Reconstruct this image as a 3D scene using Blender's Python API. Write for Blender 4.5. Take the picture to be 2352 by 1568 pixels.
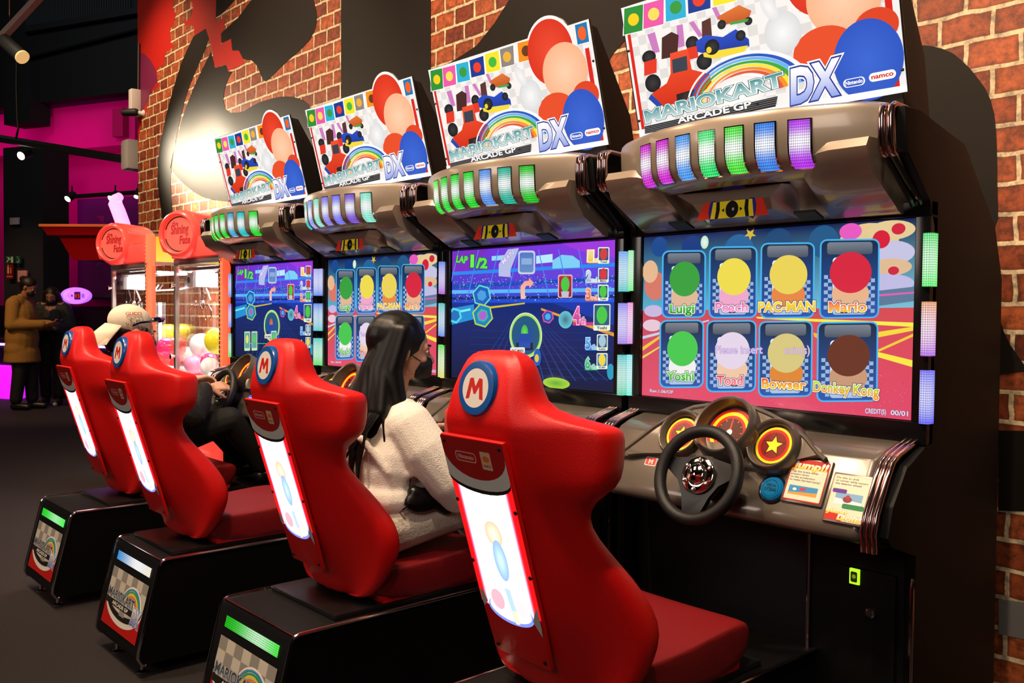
import bpy, bmesh, math, random
import numpy as np
from mathutils import Vector, Matrix
random.seed(7)
for o in list(bpy.data.objects): bpy.data.objects.remove(o)
SC = bpy.context.scene
COL = SC.collection
R = math.radians

# ------------------------------------------------------------------ camera
CAM = np.array([5.404, -2.529, 1.449]); YAW, PITCH, ROLL, FPX = R(47.969), R(-1.778), R(0.57), 2083.7
def cam_axes():
    d = np.array([-math.sin(YAW)*math.cos(PITCH), math.cos(YAW)*math.cos(PITCH), math.sin(PITCH)])
    r = np.array([math.cos(YAW), math.sin(YAW), 0.]); u = np.cross(r, d)
    return r*math.cos(ROLL)+u*math.sin(ROLL), -r*math.sin(ROLL)+u*math.cos(ROLL), d
CR, CU, CD = cam_axes()
cd = bpy.data.cameras.new('camera'); cam = bpy.data.objects.new('camera', cd); COL.objects.link(cam)
cd.sensor_width = 36; cd.lens = 36*FPX/2352; cd.clip_start = .05; cd.clip_end = 80
cam.matrix_world = Matrix(((CR[0], CU[0], -CD[0], CAM[0]), (CR[1], CU[1], -CD[1], CAM[1]), (CR[2], CU[2], -CD[2], CAM[2]), (0, 0, 0, 1)))
SC.camera = cam
# ------------------------------------------------------------------ world, exposure
w = bpy.data.worlds.new('world'); SC.world = w; w.use_nodes = True
w.node_tree.nodes['Background'].inputs[0].default_value = (.55, .42, .40, 1)
w.node_tree.nodes['Background'].inputs[1].default_value = .035
vs = SC.view_settings; vs.view_transform = 'Standard'; vs.look = 'None'; vs.gamma = 1; vs.exposure = 0; vs.use_curve_mapping = False
# ------------------------------------------------------------------ lights
def light(name, kind, loc, power, color, target=None, size=.3, spot=60, blend=.5, size_y=None):
    l = bpy.data.lights.new(name, kind); l.energy = power; l.color = color
    if kind == 'AREA':
        l.size = size
        if size_y: l.shape = 'RECTANGLE'; l.size_y = size_y
    elif kind == 'SPOT': l.spot_size = R(spot); l.spot_blend = blend; l.shadow_soft_size = size
    else: l.shadow_soft_size = size
    o = bpy.data.objects.new(name, l); COL.objects.link(o); o.location = loc
    if target is not None: o.rotation_euler = (Vector(target)-Vector(loc)).to_track_quat('-Z', 'Y').to_euler()
    return o
WARM = (1, .72, .45); WARM2 = (1, .80, .58); MAG = (1, .0, .62)
for x in (-.8, 1.0, 2.8, 4.4):     # ceiling spots in front of the row
    light('ceiling_spot_light', 'SPOT', (x+.3, -1.9, 4.3), 300, WARM2, (x+.2, -.5, 1.9), .08, 70, .8)
for x in (-3.0, -.9, 1.2, 3.3):    # wall washers
    light('wall_spot_light', 'SPOT', (x, -.7, 4.8), 290, WARM, (x, .75, 2.9), .06, 80, .9)
light('wall_spot_hot', 'SPOT', (-2.45, -.05, 3.15), 820, (1, .84, .60), (-2.18, .75, 2.66), .10, 66, 1.0)
light('wall_spot_hot', 'SPOT', (-3.6, .12, 3.0), 320, (1, .84, .60), (-2.2, .75, 2.70), .12, 70, 1.0)
light('wall_spot_right', 'SPOT', (5.0, .1, 4.9), 360, WARM2, (5.0, .75, 2.3), .06, 60, .9)
light('people_light', 'SPOT', (-7.0, -1.5, 4.2), 420, (1, .55, .22), (-8.5, 1.2, .8), .1, 60, .9)
light('people_light', 'SPOT', (-10.6, -.5, 4.4), 200, (1, .55, .35), (-11.0, 1.6, .2), .1, 60, .9)
light('floor_glow', 'AREA', (-4.5, -2.5, 4.5), 50, (1, .72, .5), (-5.0, -1.0, 0), 2.0)
light('seat_glow', 'AREA', (3.0, -2.0, 4.2), 90, (1, .68, .45), (2.4, -1.1, .8), 1.0)
light('seat_glow', 'AREA', (.6, -2.0, 4.2), 60, (1, .68, .45), (.6, -1.1, .8), 1.0)
light('seat_back_fill', 'AREA', (-.5, -6.0, 3.6), 60, (1, .84, .74), (1.6, -1.1, .6), 1.6)  # added fill for the seat backs, stands for no ceiling lamp
light('mezzanine_fill', 'AREA', (-6.5, -.8, 6.2), 60, (.9, .95, 1), (-11.5, 2.5, 6.0), 1.0)  # added fill that lifts the black upper structure, no fixture there
light('room_glow', 'AREA', (5.8, -4.6, 3.3), 40, (1, .86, .78), (2.6, -.8, .9), 1.5)
# ------------------------------------------------------------------ pixel helpers (places measured on fixed planes)
def ray(u, v): return CR*((u-1176)/FPX)+CU*((784-v)/FPX)+CD
def at(u, v, ax, val):
    d = ray(u, v); return CAM+d*((val-CAM[ax])/d[ax])
BA = np.array([.913, .407, 0]); BN = np.array([.407, -.913, 0]); BD = ray(200, 700); BD = BD/np.linalg.norm(BD)
def bg(u, v, dist):
    W = CAM+BD*dist; d = ray(u, v); return CAM+d*(((W-CAM)@BN)/(d@BN))
for uu, vv, pw in ((200, 300, 12), (110, 420, 5), (250, 520, 4), (20, 560, 5), (-60, 330, 9), (0, 250, 6)):   # magenta floodlights facing the back wall
    q = Vector(bg(uu, vv, 16.9)); light('magenta_wash', 'AREA', q, pw, MAG, q+Vector((-BN[0], -BN[1], -.02)), 2.2)

# ------------------------------------------------------------------ materials
def lin(c):
    if isinstance(c, str):
        c = c.lstrip('#'); c = [int(c[i:i+2], 16)/255 for i in (0, 2, 4)]
    return tuple(x/12.92 if x <= .04045 else ((x+.055)/1.055)**2.4 for x in c[:3])
MATS = {}
def mat(name, color='#808080', rough=.5, metal=0., emit=None, es=1., spec=.5, coat=0., trans=0., alpha=1., bump=None, noise=None, ior=1.45, sheen=0.):
    if name in MATS: return MATS[name]
    m = bpy.data.materials.new(name); m.use_nodes = True; n = m.node_tree.nodes; lk = m.node_tree.links
    b = n['Principled BSDF']; c = lin(color)
    b.inputs['Base Color'].default_value = (*c, 1); b.inputs['Roughness'].default_value = rough; b.inputs['Metallic'].default_value = metal
    b.inputs['Specular IOR Level'].default_value = spec; b.inputs['Coat Weight'].default_value = coat; b.inputs['IOR'].default_value = ior
    b.inputs['Coat Roughness'].default_value = .08
    b.inputs['Transmission Weight'].default_value = trans; b.inputs['Alpha'].default_value = alpha
    b.inputs['Sheen Weight'].default_value = sheen
    if emit: b.inputs['Emission Color'].default_value = (*lin(emit), 1); b.inputs['Emission Strength'].default_value = es
    tc = n.new('ShaderNodeTexCoord')
    if noise:   # (scale, amount)
        t = n.new('ShaderNodeTexNoise'); t.inputs['Scale'].default_value = noise[0]; t.inputs['Detail'].default_value = 6
        mx = n.new('ShaderNodeMix'); mx.data_type = 'RGBA'
        mx.inputs[6].default_value = (*[v*(1-noise[1]) for v in c], 1); mx.inputs[7].default_value = (*[min(1, v*(1+noise[1])) for v in c], 1)
        lk.new(tc.outputs['Object'], t.inputs['Vector']); lk.new(t.outputs['Fac'], mx.inputs[0]); lk.new(mx.outputs[2], b.inputs['Base Color'])
    if bump:    # (scale, strength)
        t = n.new('ShaderNodeTexNoise'); t.inputs['Scale'].default_value = bump[0]; t.inputs['Detail'].default_value = 4
        bp = n.new('ShaderNodeBump'); bp.inputs['Strength'].default_value = bump[1]; bp.inputs['Distance'].default_value = .01
        lk.new(tc.outputs['Object'], t.inputs['Vector']); lk.new(t.outputs['Fac'], bp.inputs['Height']); lk.new(bp.outputs[0], b.inputs['Normal'])
    MATS[name] = m; return m
def art_mat(name, emit=1., base=.0, rough=.25, lattice=0, spec=.5):
    """colours come from the printed or displayed picture stored on the mesh"""
    if name in MATS: return MATS[name]
    m = bpy.data.materials.new(name); m.use_nodes = True; n = m.node_tree.nodes; lk = m.node_tree.links
    b = n['Principled BSDF']; a = n.new('ShaderNodeAttribute'); a.attribute_name = 'Col'
    b.inputs['Roughness'].default_value = rough; b.inputs['Specular IOR Level'].default_value = spec
    col = a.outputs['Color']
    if lattice:
        tc = n.new('ShaderNodeTexCoord'); sp = n.new('ShaderNodeSeparateXYZ'); lk.new(tc.outputs['Object'], sp.inputs[0])
        def mth(op, x, y=None):
            q = n.new('ShaderNodeMath'); q.operation = op
            for i, v in enumerate((x, y)):
                if v is None: continue
                if isinstance(v, (int, float)): q.inputs[i].default_value = v
                else: lk.new(v, q.inputs[i])
            return q.outputs[0]
        xy = mth('ADD', sp.outputs[0], sp.outputs[1])
        s1 = mth('SINE', mth('MULTIPLY', mth('ADD', xy, sp.outputs[2]), lattice)); s2 = mth('SINE', mth('MULTIPLY', mth('SUBTRACT', xy, sp.outputs[2]), lattice))
        f = mth('ADD', mth('MULTIPLY', mth('MULTIPLY', s1, s2), .38), .62)
        mx = n.new('ShaderNodeVectorMath'); mx.operation = 'SCALE'; lk.new(col, mx.inputs[0]); lk.new(f, mx.inputs['Scale']); col = mx.outputs[0]
    if emit: lk.new(col, b.inputs['Emission Color']); b.inputs['Emission Strength'].default_value = emit
    if base:
        mx = n.new('ShaderNodeVectorMath'); mx.operation = 'SCALE'; mx.inputs['Scale'].default_value = base; lk.new(col, mx.inputs[0]); lk.new(mx.outputs[0], b.inputs['Base Color'])
    else: b.inputs['Base Color'].default_value = (.01, .01, .01, 1)
    MATS[name] = m; return m
BLACK = mat('black_laminate', '#060505', .55, spec=.2, bump=(400, .05))
BLACKM = mat('matt_black', '#090909', .6)
SILVER = mat('silver_plastic', '#8f8172', .33, .40, coat=.5)
CHROME = mat('chrome', '#e8e0da', .07, 1.)
REDP = mat('red_moulded_plastic', '#d40e0c', .42, spec=.45, bump=(350, .12))
REDC = mat('red_vinyl_cushion', '#740a10', .5, bump=(300, .15))
RUBBER = mat('black_rubber', '#0d0d0d', .45, bump=(500, .2))
GLASS = mat('clear_glass', '#ffffff', .02, trans=1., ior=1.12, alpha=.22, spec=.5)
SCREEN = art_mat('screen_picture', 1.0, 0, .2, spec=.22)
LIT = art_mat('backlit_print', .93, .12, .35, spec=.3)
HOT = art_mat('bright_backlit_print', 2.2, .2, .3)
PRINT = art_mat('print', 0, .95, .35)
LENS = art_mat('prismatic_lens', 1.6, 0, .2, 420)
LENS2 = art_mat('prismatic_bar_lens', 1.5, 0, .2, 480)

# ------------------------------------------------------------------ mesh builder
class B:
    def __init__(s, name, mats, parent=None, org=(0, 0, 0)):
        s.name = name; s.mats = mats if isinstance(mats, (list, tuple)) else [mats]; s.parent = parent; s.org = Vector(org); s.bm = bmesh.new()
    def _mi(s, n0, mi):
        for f in s.bm.faces:
            if not f.tag: f.tag = True; f.material_index = mi
    def _bev(s, ed, w, seg=2):
        if w: bmesh.ops.bevel(s.bm, geom=ed, offset=w, segments=seg, affect='EDGES', profile=.6, clamp_overlap=True)
    def box(s, lo, hi, bev=0, mi=0, mtx=None, seg=2):
        n0 = len(s.bm.faces); lo = Vector(lo); hi = Vector(hi)
        r = bmesh.ops.create_cube(s.bm, size=1, matrix=Matrix.Translation((lo+hi)/2) @ Matrix.Diagonal((*(hi-lo), 1)))
        vs_ = r['verts']
        if mtx is not None: bmesh.ops.transform(s.bm, matrix=mtx, verts=vs_)
        s._bev(list({e for v in vs_ for e in v.link_edges}), bev, seg); s._mi(n0, mi); return s
    def prism(s, poly, ax, a, b, bev=0, mi=0, mtx=None):
        """poly in the other two axes (in xyz order), extruded along ax from a to b"""
        n0 = len(s.bm.faces); oth = [i for i in range(3) if i != ax]; rings = []
        for t in (a, b):
            rg = []
            for p in poly:
                c = [0, 0, 0]; c[ax] = t; c[oth[0]] = p[0]; c[oth[1]] = p[1]
                c = Vector(c)
                if mtx is not None: c = mtx @ c
                rg.append(s.bm.verts.new(c))
            rings.append(rg)
        k = len(poly); fs = [s.bm.faces.new(rings[0][::-1]), s.bm.faces.new(rings[1])]
        for i in range(k): fs.append(s.bm.faces.new((rings[0][i], rings[0][(i+1) % k], rings[1][(i+1) % k], rings[1][i])))
        if bev: s._bev(list({e for f in fs for e in f.edges}), bev)
        s._mi(n0, mi); return s
    def loft(s, rings, caps=True, mi=0, closed=True):
        n0 = len(s.bm.faces); V = [[s.bm.verts.new(Vector(p)) for p in rg] for rg in rings]; k = len(rings[0])
        for a, b in zip(V, V[1:]):
            for i in range(k if closed else k-1):
                try: s.bm.faces.new((a[i], a[(i+1) % k], b[(i+1) % k], b[i]))
                except ValueError: pass
        if caps and closed: s.bm.faces.new(V[0][::-1]); s.bm.faces.new(V[-1])
        s.lastV = V; s._mi(n0, mi); return s
    def tube(s, path, r, n=10, mi=0, closed=False):
        P = [Vector(p) for p in path]; rs = r if isinstance(r, (list, tuple)) else [r]*len(P); rings = []; up = None
        for i, p in enumerate(P):
            if closed: d = P[(i+1) % len(P)]-P[i-1]
            else: d = P[min(i+1, len(P)-1)]-P[max(i-1, 0)]
            d.normalize()
            if up is None: up = d.orthogonal().normalized()
            up = (up-d*up.dot(d)).normalized(); q = d.cross(up)
            rings.append([p+(up*math.cos(2*math.pi*j/n)+q*math.sin(2*math.pi*j/n))*rs[i] for j in range(n)])
        if closed: rings.append(rings[0]); old = set(s.bm.verts); s.loft(rings, False, mi); bmesh.ops.remove_doubles(s.bm, verts=[v for v in s.bm.verts if v not in old], dist=1e-6); return s
        return s.loft(rings, True, mi)
    def lathe(s, prof, mtx=Matrix(), n=24, mi=0, a0=0, a1=2*math.pi):
        """prof = [(r, z)] about local z"""
        full = abs(a1-a0-2*math.pi) < 1e-6; rings = []
        m = n if full else n+1
        for r, z in prof: rings.append([mtx @ Vector((r*math.cos(a0+(a1-a0)*j/n), r*math.sin(a0+(a1-a0)*j/n), z)) for j in range(m)])
        n0 = len(s.bm.faces); s.loft(rings, False, mi, closed=full)
        if full:
            if prof[0][0] > 1e-4: s.bm.faces.new(s.lastV[0][::-1])
            if prof[-1][0] > 1e-4: s.bm.faces.new(s.lastV[-1])
        s._mi(n0, mi); return s
    def sphere(s, c, r, mi=0, seg=16, mtx=Matrix()):
        n0 = len(s.bm.faces); rr = r if isinstance(r, (tuple, list)) else (r, r, r)
        bmesh.ops.create_uvsphere(s.bm, u_segments=seg, v_segments=max(6, seg*2//3), radius=1, matrix=Matrix.Translation(Vector(c)) @ mtx @ Matrix.Diagonal((*rr, 1)))
        s._mi(n0, mi); return s
    def caps(s, p0, r0, p1, r1, n=12, mi=0):
        """tapered capsule"""
        p0 = Vector(p0); p1 = Vector(p1); d = p1-p0; L = d.length; q = d.to_track_quat('Z', 'Y').to_matrix().to_4x4() if L > 1e-6 else Matrix()
        prof = [(r0*math.sin(t), -r0*math.cos(t)) for t in (0.02, .5, 1.0, 1.45)]+[(r1*math.sin(t), L-r1*math.cos(t)) for t in (1.7, 2.2, 2.7, 3.12)]
        return s.lathe(prof, Matrix.Translation(p0) @ q, n, mi)
    def done(s, smooth=40, label=None, sub=0, remesh=0, sm=0, weld=False):
        bm = s.bm
        if weld: bmesh.ops.remove_doubles(bm, verts=bm.verts, dist=1e-5)
        bmesh.ops.translate(bm, verts=bm.verts, vec=-s.org)
        bmesh.ops.recalc_face_normals(bm, faces=bm.faces)
        me = bpy.data.meshes.new(s.name); bm.to_mesh(me); bm.free()
        for m in s.mats: me.materials.append(m)
        o = bpy.data.objects.new(s.name, me); COL.objects.link(o)
        if sub or remesh:
            if remesh:
                md = o.modifiers.new('r', 'REMESH'); md.mode = 'VOXEL'; md.voxel_size = remesh
                if sm: md = o.modifiers.new('s', 'SMOOTH'); md.iterations = sm; md.factor = .5
            if sub: md = o.modifiers.new('u', 'SUBSURF'); md.levels = md.render_levels = sub
            dg = bpy.context.evaluated_depsgraph_get(); me2 = bpy.data.meshes.new_from_object(o.evaluated_get(dg)); me2.name = s.name
            o.modifiers.clear(); o.data = me2; bpy.data.meshes.remove(me); me = me2
        if smooth:
            me.shade_smooth()
            if smooth < 180: me.set_sharp_from_angle(angle=R(smooth))
        if s.parent: o.parent = s.parent
        if label: o['label'] = label
        return o
def tag(o, label, cat, group=None):
    o['label'] = label; o['category'] = cat
    if group: o['group'] = group
    return o
def thing(name, loc, label, cat, group=None, rz=0):
    o = bpy.data.objects.new(name, None); COL.objects.link(o); o.location = loc; o.rotation_euler = (0, 0, rz); o.empty_display_size = .1
    return tag(o, label, cat, group)
def struct(o): o['kind'] = 'structure'; return o

# ------------------------------------------------------------------ flat artwork (prints, screens, lettering)
def homog(src, dst):
    A = []
    for (x, y), (X, Y) in zip(src, dst):
        A.append([x, y, 1, 0, 0, 0, -X*x, -X*y, -X]); A.append([0, 0, 0, x, y, 1, -Y*x, -Y*y, -Y])
    h = np.linalg.svd(np.array(A, float))[2][-1].reshape(3, 3)
    return lambda x, y: (lambda q: (q[0]/q[2], q[1]/q[2]))(h @ np.array([x, y, 1.]))
GLY = {}
def glyphs(st, off):
    if (st, off) in GLY: return GLY[(st, off)]
    cu = bpy.data.curves.new('t', 'FONT'); cu.body = st; cu.offset = off; cu.resolution_u = 3; cu.fill_mode = 'FRONT'
    o = bpy.data.objects.new('t', cu); COL.objects.link(o); dg = bpy.context.evaluated_depsgraph_get()
    me = bpy.data.meshes.new_from_object(o.evaluated_get(dg)); V = np.array([v.co[:2] for v in me.vertices]); F = [tuple(p.vertices) for p in me.polygons]
    bpy.data.objects.remove(o); bpy.data.curves.remove(cu); bpy.data.meshes.remove(me)
    if off == BASEOFF or (st, BASEOFF) not in GLY: box_ = (V[:, 0].min(), V[:, 0].max())
    GLY[(st, off)] = (V, F); return V, F
BASEOFF = .02
class Art:
    """2-D picture in metres: origin o, axes ex, ey, outward normal en"""
    def __init__(s, o, ex, ey, en, eps=.0004, hmg=None):
        s.o = np.array(o, float); s.ex = np.array(ex, float); s.ey = np.array(ey, float); s.en = np.array(en, float); s.en /= np.linalg.norm(s.en)
        s.eps = max(3e-5, eps*.08) if eps else 0; s.V = []; s.F = []; s.C = []; s.L = 0; s.h = hmg or (lambda x, y: (x, y))
    def P(s, x, y): return s.o+s.ex*x+s.ey*y+s.en*(s.eps*s.L)
    def up(s, n=1): s.L += n; return s
    def raw(s, pts, faces, cols):
        b = len(s.V); s.V += [s.P(*p) for p in pts]
        for f in faces: s.F.append([b+i for i in f]); s.C.append([cols[i] if isinstance(cols, list) else cols for i in f])
    def poly(s, px, c, c2=None, mapped=True):
        """c2: colour at the bottom (vertical gradient)"""
        pts = [s.h(*p) if mapped else p for p in px]; c = lin(c)
        if c2 is None: s.raw(pts, [range(len(pts))], c)
        else:
            c2 = lin(c2); ys = [p[1] for p in pts]; lo, hi = min(ys), max(ys)
            s.raw(pts, [range(len(pts))], [tuple(c2[k]+(c[k]-c2[k])*(p[1]-lo)/(hi-lo+1e-9) for k in range(3)) for p in pts])
        s.up(); return s
    def quadg(s, px, cs, n=1):
        pts = [s.h(*p) for p in px]; s.raw(pts, [range(4)], [lin(c) for c in cs]); s.up(); return s
    def disc(s, c, rx, ry=None, col='#fff', cc=None, n=28, mapped=True, rot=0, px=False, a0=0, a1=360):
        """rx, ry in metres unless px"""
        ry = ry or rx
        if px: e = [s.h(c[0]+rx*math.cos(2*math.pi*i/n), c[1]+ry*math.sin(2*math.pi*i/n)) for i in range(n)]; cen = s.h(*c)
        else:
            cen = s.h(*c) if mapped else c; cr, sr = math.cos(rot), math.sin(rot)
            e = []
            for i in range(n):
                t = R(a0)+(R(a1)-R(a0))*i/(n if a1-a0 == 360 else n-1); x, y = rx*math.cos(t), ry*math.sin(t); e.append((cen[0]+x*cr-y*sr, cen[1]+x*sr+y*cr))
        k = len(e); fs = [(k, i, (i+1) % k) for i in range(k if a1-a0 == 360 else k-1)]
        s.raw(e+[cen], fs, [lin(col)]*k+[lin(cc or col)]); s.up(); return s
    def arc(s, c, r0, r1, a0, a1, col, n=24, mapped=True, sy=1., rot=0, taper=1.):
        cen = s.h(*c) if mapped else c; pts = []; cr, sr = math.cos(rot), math.sin(rot)
        for i in range(n+1):
            f = i/n; t = R(a0+(a1-a0)*f); tt = 1-(1-taper)*f
            rm = (r0+r1)/2; hw = (r1-r0)/2*tt
            for r in (rm-hw, rm+hw):
                x, y = r*math.cos(t), r*math.sin(t)*sy; pts.append((cen[0]+x*cr-y*sr, cen[1]+x*sr+y*cr))
        s.raw(pts, [(2*i, 2*i+1, 2*i+3, 2*i+2) for i in range(n)], lin(col)); s.up(); return s
    def rrect(s, x0, y0, x1, y1, r, col, c2=None, px=False):
        """corner-rounded box; if px the corners are picture points"""
        pts = []
        if px: (x0, y0), (x1, y1) = (x0, min(y0, y1)), (x1, max(y0, y1))
        for cx, cy, a in ((x1-r, y1-r, 0), (x0+r, y1-r, 90), (x0+r, y0+r, 180), (x1-r, y0+r, 270)):
            for j in range(5): t = R(a+j*22.5); pts.append((cx+r*math.cos(t), cy+r*math.sin(t)))
        return s.poly(pts, col, c2, mapped=px)
    def text(s, st, p0, p1, h, col, c2=None, out=None, ow=.05, bold=BASEOFF, skew=0., mapped=True, out2=None):
        a = np.array(s.h(*p0) if mapped else p0); b = np.array(s.h(*p1) if mapped else p1); d = b-a; w_ = np.linalg.norm(d); d = d/w_; q = np.array([-d[1], d[0]])
        V0, _ = glyphs(st, bold); x0, x1 = V0[:, 0].min(), V0[:, 0].max(); sx = w_/(x1-x0); sy = h/.72
        lay = ([(bold+ow*1.9, out2, None)] if out2 else [])+([(bold+ow, out, None)] if out else [])+[(bold, col, c2)]
        for off, cc, g in lay:
            V, F = glyphs(st, off)
            pts = [tuple(a+d*((v[0]-x0)*sx+v[1]*sy*skew)+q*v[1]*sy) for v in V]; cc = lin(cc)
            if g: g = lin(g); cols = [tuple(g[k]+(cc[k]-g[k])*max(0, min(1, v[1]/.72)) for k in range(3)) for v in V]
            else: cols = [cc]*len(V)
            s.raw(pts, F, cols); s.up()
        return s
    def done(s, name, m, parent=None, org=(0, 0, 0), label=None):
        me = bpy.data.meshes.new(name); me.from_pydata([tuple(v-np.array(org)) for v in s.V], [], s.F); me.materials.append(m)
        ca = me.color_attributes.new('Col', 'FLOAT_COLOR', 'CORNER'); buf = np.ones((len(me.loops), 4), np.float32)
        flat = [c for f in s.C for c in f]; buf[:, :3] = np.array(flat, np.float32); ca.data.foreach_set('color', buf.ravel())
        o = bpy.data.objects.new(name, me); COL.objects.link(o)
        if parent: o.parent = parent
        if label: o['label'] = label
        return o
def star(cx, cy, r, r2=None, n=5, rot=90):
    r2 = r2 or r*.42
    return [((cx+(r if i % 2 == 0 else r2)*math.cos(R(rot+i*180/n))), (cy+(r if i % 2 == 0 else r2)*math.sin(R(rot+i*180/n)))) for i in range(2*n)]
# ================================================================== the room
def brick_wall():
    m = bpy.data.materials.new('mural_brick'); m.use_nodes = True; n = m.node_tree.nodes; lk = m.node_tree.links; b = n['Principled BSDF']
    tc = n.new('ShaderNodeTexCoord'); mp = n.new('ShaderNodeMapping'); mp.inputs['Rotation'].default_value = (R(-90), 0, 0)
    lk.new(tc.outputs['Object'], mp.inputs[0])
    # hand-laid look: wobble the courses a little
    wn = n.new('ShaderNodeTexNoise'); wn.inputs['Scale'].default_value = 9; wn.inputs['Detail'].default_value = 3
    lk.new(tc.outputs['Object'], wn.inputs['Vector'])
    sb = n.new('ShaderNodeVectorMath'); sb.operation = 'SUBTRACT'; sb.inputs[1].default_value = (.5, .5, .5); lk.new(wn.outputs['Color'], sb.inputs[0])
    sc_ = n.new('ShaderNodeVectorMath'); sc_.operation = 'SCALE'; sc_.inputs['Scale'].default_value = .022; lk.new(sb.outputs[0], sc_.inputs[0])
    ad = n.new('ShaderNodeVectorMath'); ad.operation = 'ADD'; lk.new(mp.outputs[0], ad.inputs[0]); lk.new(sc_.outputs[0], ad.inputs[1])
    br = n.new('ShaderNodeTexBrick'); lk.new(ad.outputs[0], br.inputs['Vector'])
    br.inputs['Scale'].default_value = 1; br.inputs['Brick Width'].default_value = .178; br.inputs['Row Height'].default_value = .1; br.inputs['Mortar Size'].default_value = .0085
    br.inputs['Mortar Smooth'].default_value = .25; br.inputs['Bias'].default_value = .0
    br.inputs['Color1'].default_value = (*lin('#b05a30'), 1); br.inputs['Color2'].default_value = (*lin('#742f18'), 1); br.inputs['Mortar'].default_value = (*lin('#dcc8a4'), 1)
    n2 = n.new('ShaderNodeTexNoise'); n2.inputs['Scale'].default_value = 34; n2.inputs['Detail'].default_value = 8; n2.inputs['Roughness'].default_value = .7; lk.new(tc.outputs['Object'], n2.inputs['Vector'])
    rp = n.new('ShaderNodeValToRGB'); rp.color_ramp.elements[0].position = .38; rp.color_ramp.elements[0].color = (.22, .2, .2, 1); rp.color_ramp.elements[1].position = .62; rp.color_ramp.elements[1].color = (1.25, 1.15, 1.05, 1)
    lk.new(n2.outputs['Fac'], rp.inputs[0])
    mx = n.new('ShaderNodeMix'); mx.data_type = 'RGBA'; mx.blend_type = 'MULTIPLY'; mx.inputs[0].default_value = .75; lk.new(br.outputs['Color'], mx.inputs[6]); lk.new(rp.outputs[0], mx.inputs[7])
    b2 = n.new('ShaderNodeTexBrick'); lk.new(ad.outputs[0], b2.inputs['Vector'])
    for k_, v_ in (('Scale', 1), ('Brick Width', .178), ('Row Height', .1), ('Mortar Size', .026), ('Mortar Smooth', 1.), ('Bias', 0)): b2.inputs[k_].default_value = v_
    inv = n.new('ShaderNodeMath'); inv.operation = 'SUBTRACT'; inv.inputs[0].default_value = 1; lk.new(br.outputs['Fac'], inv.inputs[1])
    mul = n.new('ShaderNodeMath'); mul.operation = 'MULTIPLY'; lk.new(b2.outputs['Fac'], mul.inputs[0]); lk.new(inv.outputs[0], mul.inputs[1])
    ml2 = n.new('ShaderNodeMath'); ml2.operation = 'MULTIPLY'; lk.new(mul.outputs[0], ml2.inputs[0]); ml2.inputs[1].default_value = .6
    dk = n.new('ShaderNodeMix'); dk.data_type = 'RGBA'; lk.new(ml2.outputs[0], dk.inputs[0]); lk.new(mx.outputs[2], dk.inputs[6]); dk.inputs[7].default_value = (.02, .009, .005, 1)
    lk.new(dk.outputs[2], b.inputs['Base Color']); b.inputs['Roughness'].default_value = .5; b.inputs['Specular IOR Level'].default_value = .4
    bp = n.new('ShaderNodeBump'); bp.inputs['Strength'].default_value = .15; bp.inputs['Distance'].default_value = .004; lk.new(n2.outputs['Fac'], bp.inputs['Height']); lk.new(bp.outputs[0], b.inputs['Normal'])
    ink = mat('mural_ink', '#150e08', .55, spec=.25, noise=(1.5, .12)); red = mat('mural_red', '#a8160c', .45); pur = mat('mural_purple', '#6a1840', .45); gray = mat('mural_grey', '#6d6866', .6)
    b_ = B('wall_back', [m, ink, red, pur, gray]); X0, X1, Y, Z1 = -3.78, 9.0, .75, 9.2
    b_.box((X0, Y, 0), (X1, Y+.18, Z1))
    bm = b_.bm
    def shape(px, mi, lvl):
        vsx = []
        for q in px:
            p = at(q[0], q[1], 1, Y); vsx.append(bm.verts.new((max(X0, min(X1, p[0])), Y-.0012*lvl, max(0, min(Z1, p[2])))))
        f = bm.faces.new(vsx); f.material_index = mi; f.normal_update()
    rd = [(300, -60), (398, -60), (398, 18), (404, 34), (398, 58), (391, 67), (391, 95), (401, 107), (380, 119), (377, 147), (361, 159), (361, 187), (367, 196), (343, 214), (340, 233), (336, 260), (327, 270), (321, 306), (314, 337), (300, 340)]
    shape(rd, 2, 1)
    shape([(434, -60), (434, 0), (444, 9), (441, 40), (422, 52), (426, 58), (445, 58), (447, 82), (472, 66), (481, 89), (487, 113), (494, 156), (520, 147), (524, 163), (560, 147), (558, 134), (549, 116), (534, 116), (531, 89), (508, 101), (508, 78), (517, 64), (514, 40), (497, 52), (497, 0), (497, -60)], 2, 1)
    shape([(497, -60), (497, 0), (496, 40), (505, 35), (520, 22), (540, 0), (560, -60)], 1, 1)
    shape([(320, 120), (332, 124), (346, 138), (357, 158), (362, 185), (345, 212), (338, 235), (322, 262), (300, 270), (300, 120)], 3, 2)
    # curved stroke
    L = [(473, 66), (445, 84), (430, 115), (417, 145), (404, 185), (393, 224), (382, 265), (375, 300), (368, 330), (364, 365), (362, 412), (366, 450), (372, 490), (378, 541)]
    Rr = [(480, 89), (472, 112), (464, 131), (449, 165), (436, 196), (425, 230), (417, 262), (409, 300), (400, 345), (394, 385), (393, 430), (395, 470), (399, 505), (404, 541)]
    shape(L+Rr[::-1], 1, 2)
    # big letter body
    shape([(485, 120), (494, 157), (520, 149), (524, 164), (534, 164), (525, 180), (516, 205), (513, 230), (518, 250), (528, 259), (545, 259), (562, 255), (580, 243), (599, 234), (625, 226), (646, 222), (670, 222), (690, 227), (707, 239), (725, 262), (725, 330), (700, 460), (560, 470), (520, 462), (490, 459), (465, 452), (444, 440), (420, 420), (400, 398), (392, 385), (398, 352), (408, 312), (418, 275), (430, 240), (446, 200), (462, 165)], 1, 2)
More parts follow.
